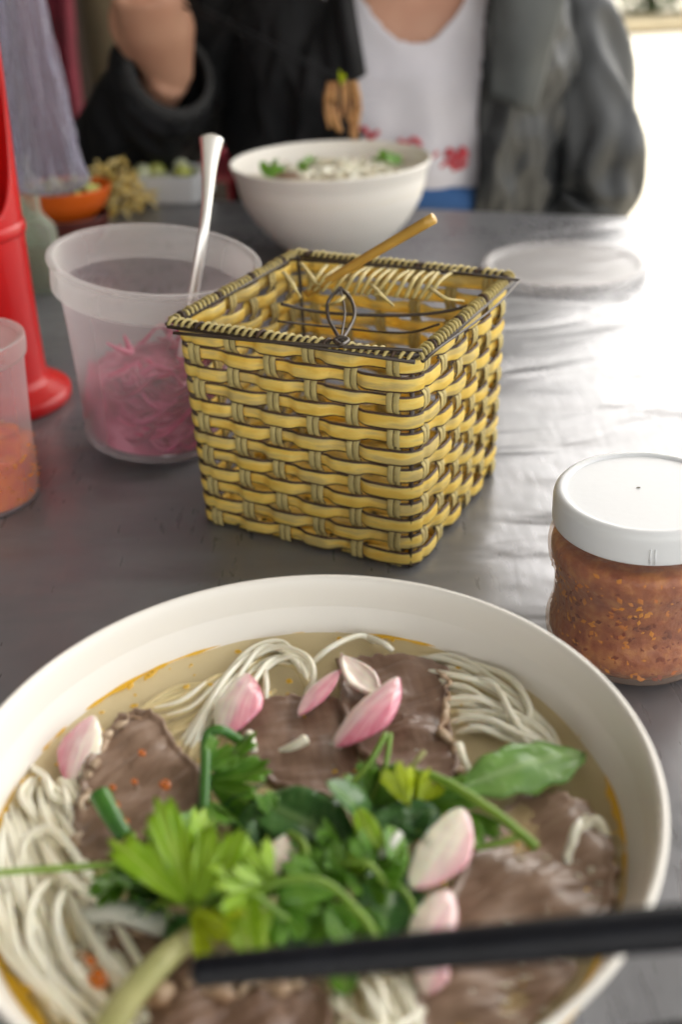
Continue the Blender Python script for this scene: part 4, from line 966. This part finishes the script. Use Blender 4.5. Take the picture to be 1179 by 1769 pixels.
# plastic bag hanging from the awning
bt = PY(0, -180, 1.04); bl = PY(92, 338, 1.04)
bag = empty('plastic_bag', bt, 'pale lilac crinkled plastic bag hanging behind the red holder', 'bag')
nu, nv = 60, 120; vs = []
for i in range(nu + 1):
    u = i / nu; c = bt.lerp(bl, u); R_ = .016 + .024 * u ** 1.8 + .002 * math.sin(u * 7)
    if u > .93: R_ *= math.sqrt(max(.02, 1 - ((u - .93) / .07) ** 2))
    for j in range(nv):
        a = 2 * PI * j / nv; pl = 1 + .10 * math.sin(a * 9 + 2 * u) * (1 - .4 * u) + .16 * N3((math.cos(a) * 3, math.sin(a) * 3, u * 5), 2.2) + .22 * N3((math.cos(a) * 1.5, math.sin(a) * 1.5, u * 2), 2)
        vs.append((c.x + R_ * pl * math.cos(a), c.y + R_ * .7 * pl * math.sin(a), c.z))
m = MB(); m.add(vs, [(i * nv + j, i * nv + (j + 1) % nv, (i + 1) * nv + (j + 1) % nv, (i + 1) * nv + j) for i in range(nu) for j in range(nv)])
m.build('film', M['bag'], bag)
m = MB(); m.add(*tube([bt + Vector((0, 0, -.01)), (bt.x, bt.y, 1.72)], .0015, 6)); m.build('string', M['white_plastic'], bag)

# pink plastic stool behind
sc_ = PY(296, 262, 1.72); stl = empty('plastic_stool', (sc_.x, sc_.y, TZ), 'pink-red plastic stool standing behind the white dish', 'stool')
m = MB(); m.add(*box(sc_.x, sc_.y, sc_.z, .28, .28, .05)); o = m.build('seat', M['pink_plastic'], stl); bv = o.modifiers.new('b', 'BEVEL'); bv.width = .02; bv.segments = 4
for sx in (-1, 1):
    for sy in (-1, 1):
        m = MB(); m.add(*tube([(sc_.x + sx * .11, sc_.y + sy * .11, sc_.z - .02), (sc_.x + sx * .15, sc_.y + sy * .15, TZ)], .018, 10)); m.build('leg', M['pink_plastic'], stl)

# ------------------------------------------------------------------ contents of the far bowl
m = MB()
for k in range(70):
    a = random.random() * 6.28; r = .072 * random.random() ** .5; q = B2 + Vector((r * math.cos(a), r * math.sin(a), .070 + .016 * (1 - (r / .072) ** 2)))
    pts = [q + Vector((random.gauss(0, .012), random.gauss(0, .012), random.uniform(-.003, .005))) for _ in range(4)]; c = crv(pts, 5)
    for q in c:
        d = Vector((q.x - B2.x, q.y - B2.y)); f = min(1, .078 / max(1e-6, d.length)); q.x = B2.x + d.x * f; q.y = B2.y + d.y * f
    m.add(*tube(c, .0017, 6))
tag(m.build('noodles', M['noodle']), 'beige rice noodles filling the bowl before the diner', 'noodles', kind='stuff')
for (dx, dy, k) in ((-.062, -.01, 0), (-.03, .0, 1), (.055, .03, 2), (.068, .015, 3), (-.015, .02, 4)):
    A = B2 + Vector((dx, dy, .082)); Bq = A + Vector((.012 * math.cos(k), .014 * math.sin(k * 2 + 1), .012))
    o = link('herb_leaf', cil_mesh((Bq - A).length, 1, 3, k), M['leaf_mid'], None, frame(A, Bq, .2)); tag(o, ('herb leaf nearest the left rim of the far bowl', 'herb leaf just left of the middle of the far bowl', 'herb leaf at the back right of the far bowl', 'herb leaf nearest the right rim of the far bowl', 'herb leaf at the back middle of the far bowl')[k], 'leaf', 'herb leaves in the far bowl')
for (dx, dy, k) in ((-.02, .01, 0), (.0, -.02, 1), (.02, .01, 2), (-.04, -.02, 3)):
    m = MB(); blob(m, B2 + Vector((dx, dy, .083)), .014, .009, .005, k, 14, k); tag(m.build('meat_piece', M['meat']), ('meat piece at the back left of the far bowl', 'meat piece nearest the camera in the far bowl', 'meat piece right of the middle of the far bowl', 'leftmost meat piece in the far bowl')[k], 'meat', 'meat pieces in the far bowl')

# ------------------------------------------------------------------ the diner
PC = Vector((.098, 1.46))   # torso axis
per = empty('person', (PC.x, PC.y, -.30), 'person in open dark leather jacket and white t-shirt, right hand raised with chopsticks', 'person')
per['category'] = 'person'
def section(z):
    pts = [(-.45, .185, .125), (-.30, .19, .13), (-.10, .195, .135), (.05, .205, .14), (.13, .21, .135), (.19, .20, .115), (.235, .165, .095), (.265, .11, .075), (.285, .07, .062), (.30, .058, .058)]
    for (z0, a0, b0), (z1, a1, b1) in zip(pts, pts[1:]):
        if z <= z1:
            t = max(0, (z - z0) / (z1 - z0)); return a0 + (a1 - a0) * t, b0 + (b1 - b0) * t
    return pts[-1][1:]
def lean(z): return -.055 * max(0, (z + .1) / .4)    # leaning forward over the table
def torso_pt(a, z, off):
    A_, B_ = section(z); e_ = .85
    x = (A_ + off) * math.copysign(abs(math.cos(a)) ** e_, math.cos(a)); y = (B_ + off) * math.copysign(abs(math.sin(a)) ** e_, math.sin(a))
    return Vector((PC.x + x, PC.y + y + lean(z), z))
# body: torso, neck, head, arms and hands fused into one skin
SHR = Vector((PC.x - .17, PC.y - .01, .20)); ELR = PY(205, 258, 1.46); WRR = PY(292, 128, 1.30); 
SHL = Vector((PC.x + .195, PC.y, .20)); ELL = PY(1016, 305, 1.41); WRL = Vector((PC.x + .10, 1.40, -.13))
b = MB()
vs = []; n = 40; zs = [-.45 + .75 * i / 40 for i in range(41)]
for z in zs:
    for i in range(n): vs.append(torso_pt(2 * PI * i / n, z, -.008))
b.add(vs, [(k * n + i, k * n + (i + 1) % n, (k + 1) * n + (i + 1) % n, (k + 1) * n + i) for k in range(40) for i in range(n)] + [tuple(range(n - 1, -1, -1)), tuple(40 * n + i for i in range(n))])
HC = Vector((PC.x - .005, PC.y - .115, .325))
b.add(*tube([(PC.x, PC.y - .05, .24), (PC.x, PC.y - .07, .29), HC + Vector((0, .02, 0))], [.066, .058, .06], 24))
vs = []; nu, nv = 36, 40
for i in range(nu + 1):
    t = PI * i / nu
    for j in range(nv):
        a = 2 * PI * j / nv; x = math.sin(t) * math.cos(a); y = math.sin(t) * math.sin(a); z = math.cos(t)
        w_ = 1 - .30 * max(0, -z) ** 1.5; fx = .076 * x * w_; fy = .096 * y * (1 - .15 * max(0, -z)); fz = .122 * z
        if y < 0:
            fy -= .020 * math.exp(-((x / .16) ** 2 + ((z + .10) / .17) ** 2))       # nose
            fy -= .008 * math.exp(-((x / .3) ** 2 + ((z + .78) / .18) ** 2))        # chin
            fy += .008 * math.exp(-(((abs(x) - .38) / .17) ** 2 + ((z - .08) / .12) ** 2))  # eye sockets
            fy -= .006 * math.exp(-((x / .33) ** 2 + ((z + .45) / .07) ** 2))       # lips
        vs.append((fx, fy, fz))
HM = Matrix.Translation(HC) @ Matrix.Rotation(rad(16), 4, 'X')
b.add(vs, [(i * nv + j, i * nv + (j + 1) % nv, (i + 1) * nv + (j + 1) % nv, (i + 1) * nv + j) for i in range(nu) for j in range(nv)], M=HM)
for s_ in (-1, 1): b.add(*tube([HM @ Vector((s_ * .074, .012, -.03)), HM @ Vector((s_ * .084, .018, .0)), HM @ Vector((s_ * .080, .016, .028))], [.008, .013, .008], 10))
b.add(*tube(crv([SHR, ELR, WRR], 8), lambda s: .050 - .024 * s, 18)); b.add(*tube(crv([SHL, ELL, WRL], 8), lambda s: .050 - .024 * s, 18))
# right hand: loose fist holding chopsticks, back of the hand to the camera
def hand(b, wrist, knk, side):
    """wrist point, knuckle point; fingers curl down/inward from the knuckles"""
    f = (knk - wrist).normalized(); s_ = side.normalized(); p_ = f.cross(s_).normalized()
    vs_, fs_ = tube([wrist - f * .01, wrist + f * .02, wrist + f * .05, knk], [.026, .034, .042, .038], 20, up=p_)
    cpt = (wrist + knk) / 2
    vs_ = [cpt + (v - cpt) - p_ * ((v - cpt).dot(p_) * .42) for v in vs_]; b.add(vs_, fs_)
    for k, (ln, r) in enumerate(((.040, .0095), (.045, .010), (.042, .0095), (.033, .0085))):
        o_ = knk + s_ * (-.030 + .020 * k) - f * .004
        c = [o_, o_ + f * ln * .75 + p_ * .006, o_ + f * ln * .8 + p_ * .032, o_ + f * ln * .3 + p_ * .044, o_ - f * .002 + p_ * .034]
        b.add(*tube(crv(c, 5), lambda s, r=r: r * (1.08 - .25 * s), 10))
    o_ = wrist + f * .03 - s_ * .030
    b.add(*tube(crv([o_, o_ + f * .025 - s_ * .012 + p_ * .016, o_ + f * .048 + p_ * .032, o_ + f * .064 + s_ * .012 + p_ * .038], 5), lambda s: .0125 * (1.05 - .3 * s), 10))
KN = PY(256, -12, 1.262)
hand(b, WRR, KN, Vector((1, .15, .1)))
hand(b, WRL, WRL + Vector((-.07, -.02, -.02)), Vector((0, -1, .2)))
o = b.build('body', M['skin'], per)
rm = o.modifiers.new('r', 'REMESH'); rm.mode = 'VOXEL'; rm.voxel_size = .0042; rm.use_smooth_shade = True
sm = o.modifiers.new('sm', 'SMOOTH'); sm.factor = .5; sm.iterations = 4
# face details and hair
for s_ in (-1, 1):
    m = MB(); m.add(*lathe([(0, -.011), (.007, -.009), (.011, 0), (.007, .009), (0, .011)], 16)); m.build('eye', M['white_plastic'], per, HM @ Matrix.Translation((s_ * .030, -.080, .008)))
    m = MB(); m.add(*tube([HM @ Vector((s_ * .016, -.094, .030)), HM @ Vector((s_ * .032, -.092, .036)), HM @ Vector((s_ * .048, -.080, .031))], .003, 8)); m.build('eyebrow', M['hair'], per)
m = MB(); m.add(*tube(crv([HM @ Vector((-.024, -.083, -.055)), HM @ Vector((0, -.093, -.053)), HM @ Vector((.024, -.083, -.055))], 5), lambda s: .003 + .003 * math.sin(PI * s), 8)); m.build('lips', M['lips'], per)
vs = []; fs = []; nu, nv = 26, 48
for i in range(nu + 1):
    for j in range(nv):
        a = 2 * PI * j / nv; lim = 1.25 + .75 * (.5 + .5 * math.sin(a)); t = lim * i / nu
        x = math.sin(t) * math.cos(a); y = math.sin(t) * math.sin(a); z = math.cos(t); k = 1.09 + .03 * N3((x, y, z), 6) + .02 * N3((a * 3, t, 0), 4)
        vs.append((.078 * x * k, .099 * y * k, .124 * z * k))
m = MB(); m.add(vs, [(i * nv + j, i * nv + (j + 1) % nv, (i + 1) * nv + (j + 1) % nv, (i + 1) * nv + j) for i in range(nu) for j in range(nv)])
o = m.build('hair', M['hair'], per, HM); o.modifiers.new('s', 'SOLIDIFY').thickness = .006

# t-shirt with neckline and a red/blue print at the hem
def shell(off, keep, name, mt, par, zlo=-.45, zhi=.29, nz=260, na=440, disp=None, th=.003):
    vs = []; fs = []
    for k in range(nz + 1):
        z = zlo + (zhi - zlo) * k / nz
        for i in range(na):
            a = 2 * PI * i / na; q = torso_pt(a, z, off); 
            if disp: q = q + Vector((math.cos(a), math.sin(a), 0)) * disp(q, a, z)
            vs.append(q)
    for k in range(nz):
        for i in range(na):
            j = (i + 1) % na; f = (k * na + i, k * na + j, (k + 1) * na + j, (k + 1) * na + i); c = (vs[f[0]] + vs[f[2]]) / 2
            if keep(c): fs.append(f)
    me = mesh(vs, fs); bm = bmesh.new(); bm.from_mesh(me); bmesh.ops.delete(bm, geom=[v for v in bm.verts if not v.link_faces], context='VERTS'); bm.to_mesh(me); bm.free()
    o = link(name, me, mt, par); o.modifiers.new('s', 'SOLIDIFY').thickness = th; return o
nkc = PY(722, 78, PC.y - .17)
def tk(c): return not (c.y < PC.y and c.z > nkc.z + ((c.x - nkc.x) / .082) ** 2 * .09) and c.z < .275
def td(q, a, z): return .004 * N3(q, 22, 1) + .0045 * math.sin(q.x * 60 + 14 * z + 3 * N3(q, 9)) * max(0, min(1, (.2 - z) * 5)) + .01 * math.exp(-((q.x - nkc.x) / .05) ** 2) * max(0, -N3((q.x, 0, q.z), 12, 5))
ts = shell(.0, tk, 'tshirt', M['tshirt'], per, disp=td)
def on_shirt(px, py, off=.004):
    q = PY(px, py, PC.y - .17)
    # slide the point onto the shirt front
    A_, B_ = section(q.z); x = max(-.99, min(.99, (q.x - PC.x) / A_)); y = PC.y - B_ * (1 - abs(x) ** (2 / .85)) ** (.425) + lean(q.z)
    q = PY(px, py, y - off); return q
m = MB()
for pts in ([(612, 232), (630, 222), (640, 238), (655, 226)], [(690, 240), (700, 250), (716, 240), (728, 252)], [(770, 272), (778, 258), (788, 275), (800, 256), (808, 272)], [(760, 288), (775, 280), (790, 290), (808, 280)], [(782, 262), (786, 295)], [(800, 262), (796, 292)], [(735, 262), (745, 272), (757, 262)]):
    m.add(*tube(crv([on_shirt(x, y) for x, y in pts], 5), .0028, 8, flat=.4, up=Vector((0, -1, .2))))
m.build('red_print', M['print_red'], ts)
m = MB(); m.add(*tube(crv([on_shirt(x, y, .006) for x, y in ((680, 338), (740, 342), (790, 344), (835, 344))], 5), .014, 8, flat=.3, up=Vector((0, -1, .2)))); m.build('blue_print', M['print_blue'], ts)
# jacket: front edges from the photograph
def jx(c):
    l0, l1, l2 = PY(598, 0, 1.30), PY(640, 200, 1.30), PY(655, 340, 1.30); r0, r1 = PY(845, 0, 1.30), PY(822, 340, 1.30)
    t = (c.z - l2.z) / (l0.z - l2.z); xl = l2.x + (l0.x - l2.x) * t - .01 * math.sin(PI * min(1, max(0, t))); xr = r1.x + (r0.x - r1.x) * t
    return xl, xr
def jk(c, side):
    if c.z > .272: return False
    if c.y < PC.y + lean(c.z):
        xl, xr = jx(c)
        if xl < c.x < xr: return False
        if c.x <= xl: return side < 0
        return side > 0
    return (c.x < PC.x) == (side < 0)
def fold(q, a, z): 
    return .016 * N3(q, 9, 2) + .011 * math.sin(q.x * 70 - q.z * 34 + 6 * N3(q, 7, 1)) * (.5 + N3(q, 6, 3)) + .007 * (1 - abs(N3((q.x * 1.6, q.y, q.z * .7), 20, 4)) * 2.6) * .6 + .004 * N3((q.x * 2, q.y, q.z), 34, 8)
jk_o = shell(.016, lambda c: jk(c, 1) , 'jacket', M['leather'], per, disp=fold, th=.005)
o = shell(.016, lambda c: jk(c, -1), 'jacket_panel', M['leather_shaded'], jk_o, disp=fold, th=.005)
def sleeve(pts, r, mt, par, sd, name='sleeve', amp=1.0):
    c = crv(pts, 30); nP = len(c); vs = []; n = 72
    for i, p_ in enumerate(c):
        t_ = (c[min(i + 1, nP - 1)] - c[max(0, i - 1)]).normalized(); s_ = t_.cross(Vector((0, 1, .2))).normalized(); u_ = s_.cross(t_); q = i / (nP - 1); rr = r(q)
        for k in range(n):
            a = 2 * PI * k / n; d = s_ * math.cos(a) + u_ * math.sin(a)
            f_ = (1 - abs(N3((math.cos(a) * .8 + sd, math.sin(a) * .8, q * 5 + .5 * math.cos(a + sd)), 1.6)) * 2.4) * .016 + .010 * math.sin(q * 34 + 2.4 * math.sin(a + sd) + 4 * N3(d, 1.2, sd)) * N3((q * 4, math.cos(a), math.sin(a)), 1.2, sd) * 1.6
            vs.append(p_ + d * (rr + f_ * amp))
    m = MB(); m.add(vs, [(i * n + k, i * n + (k + 1) % n, (i + 1) * n + (k + 1) % n, (i + 1) * n + k) for i in range(nP - 1) for k in range(n)])
    o = m.build(name, mt, par); o.modifiers.new('s', 'SOLIDIFY').thickness = .003; return o
sleeve([SHL + Vector((-.05, 0, .03)), SHL + Vector((.004, 0, -.02)), ELL + Vector((0, 0, .03)), ELL + Vector((-.01, 0, -.04)), WRL + Vector((.03, 0, -.01))], lambda q: .070 - .018 * q, M['leather'], jk_o, 1.3, amp=.55)
sleeve([SHR + Vector((.04, 0, .03)), SHR + Vector((-.02, 0, -.03)), ELR + Vector((.02, .02, .01)), ELR + Vector((.015, -.03, -.005)), WRR.lerp(ELR, .25) + Vector((0, 0, -.005)), WRR + Vector((0, .005, -.004))], lambda q: .080 - .030 * q, M['leather_shaded'], jk_o, 4.1, amp=.6)
cf = MB(); f_ = (WRR - ELR).normalized(); cf.add(*tube([WRR - f_ * .022, WRR - f_ * .010, WRR + f_ * .004, WRR + f_ * .006], [.050, .053, .050, .043], 32, caps=False)); o = cf.build('cuff', M['cuff_knit'], jk_o); o.modifiers.new('s', 'SOLIDIFY').thickness = .003
# collar flap
def flap(px_pts, yb, mt, name, th=.006, bulge=.012):
    pts = [PY(x, y, yb) for x, y in px_pts]; A_, B_, C_, D_ = pts; vs = []; K = 14
    for i in range(K + 1):
        for j in range(K + 1):
            u, v_ = i / K, j / K; q = (A_.lerp(B_, u)).lerp(D_.lerp(C_, u), v_); q = q + Vector((0, -bulge * math.sin(PI * u) * math.sin(PI * (.2 + .8 * v_) * .9) + .003 * N3(q, 30), 0)); vs.append(q)
    m = MB(); m.add(vs, [(i * (K + 1) + j, i * (K + 1) + j + 1, (i + 1) * (K + 1) + j + 1, (i + 1) * (K + 1) + j) for i in range(K) for j in range(K)])
    o = m.build(name, mt, jk_o); o.modifiers.new('s', 'SOLIDIFY').thickness = th; return o
M['leather_collar'] = mat('leather_collar', (.045, .05, .053), (.06, .066, .068), scale=26, rough=.5, bump=.4, bscale=200)
flap([(848, -70), (1000, -90), (926, 200), (846, 168)], 1.262, M['leather_collar'], 'collar')
flap([(560, -80), (600, -80), (634, 128), (596, 150)], 1.268, M['leather_shaded'], 'collar')

# chopsticks in the diner's hand and the noodles they lift
ch = PY(596, 148, 1.13)
for k, dz in enumerate((0, .007)):
    m = MB(); A = KN + Vector((.01, .022, -.004 + dz)); m.add(*tube([A + (A - ch).normalized() * .03, ch + Vector((.004, .004 * k, dz * .5))], lambda s: .0020 - .0008 * s, 8))
    tag(m.build('far_chopstick', M['leather_shaded']), ('upper' if k else 'lower') + ' dark chopstick in the diner\'s raised hand', 'chopstick', "diner's chopsticks")
lift = MB()
M['lifted'] = mat('lifted_noodle', (.55, .30, .12), (.42, .20, .08), scale=60, rough=.35)
for k in range(16):
    a = random.uniform(-.016, .016); q = ch + Vector((a, random.uniform(-.006, .006), .004)); L2 = random.uniform(.03, .06)
    lift.add(*tube(crv([q, q + Vector((a * .3, 0, -L2 * .5)), q + Vector((-a * .3 + random.gauss(0, .003), 0, -L2))], 6), .0019, 6))
tag(lift.build('lifted_noodles', M['lifted']), 'orange-brown strands lifted above the far bowl', 'noodles', kind='stuff')
A = ch + Vector((-.004, -.004, 0)); o = link('herb_leaf', cil_mesh(.016, .9, 3, 2), M['leaf_yellow'], None, frame(A, A + Vector((.002, 0, .015)), .3)); tag(o, 'green leaf on top of the lifted strands', 'leaf')

# ------------------------------------------------------------------ black chopsticks in the foreground
def dpt(px, py, dist): d = ray(px, py); return CAM + d * dist
def chop(a, b, r0, r1, label, grooves=True):
    A, Bq = a, b; K = 120; pts = [A.lerp(Bq, i / K) for i in range(K + 1)]; Lg = (Bq - A).length
    def rr(s):
        d = s * Lg; r = r0 + (r1 - r0) * s
        if d < .0015: r *= .75 + .25 * math.sqrt(max(0, d / .0015))
        if grooves and .004 < d < .034: r *= 1 - .055 * (1 + math.sin(d * 2 * PI / .0045)) / 2
        return r
    m = MB(); m.add(*tube(pts, rr, 14, up=Vector((0, .3, 1))))
    return tag(m.build('chopstick', M['black_stick']), label, 'chopstick', 'black chopsticks over the front bowl')
chop(dpt(334, 1679, .235), dpt(1500, 1572, .215), .0035, .0052, 'black chopstick with a ribbed tip held across the front bowl')
chop(dpt(1040, 1812, .235), dpt(1600, 1745, .215), .0035, .0050, 'second black chopstick just entering the bottom right corner')
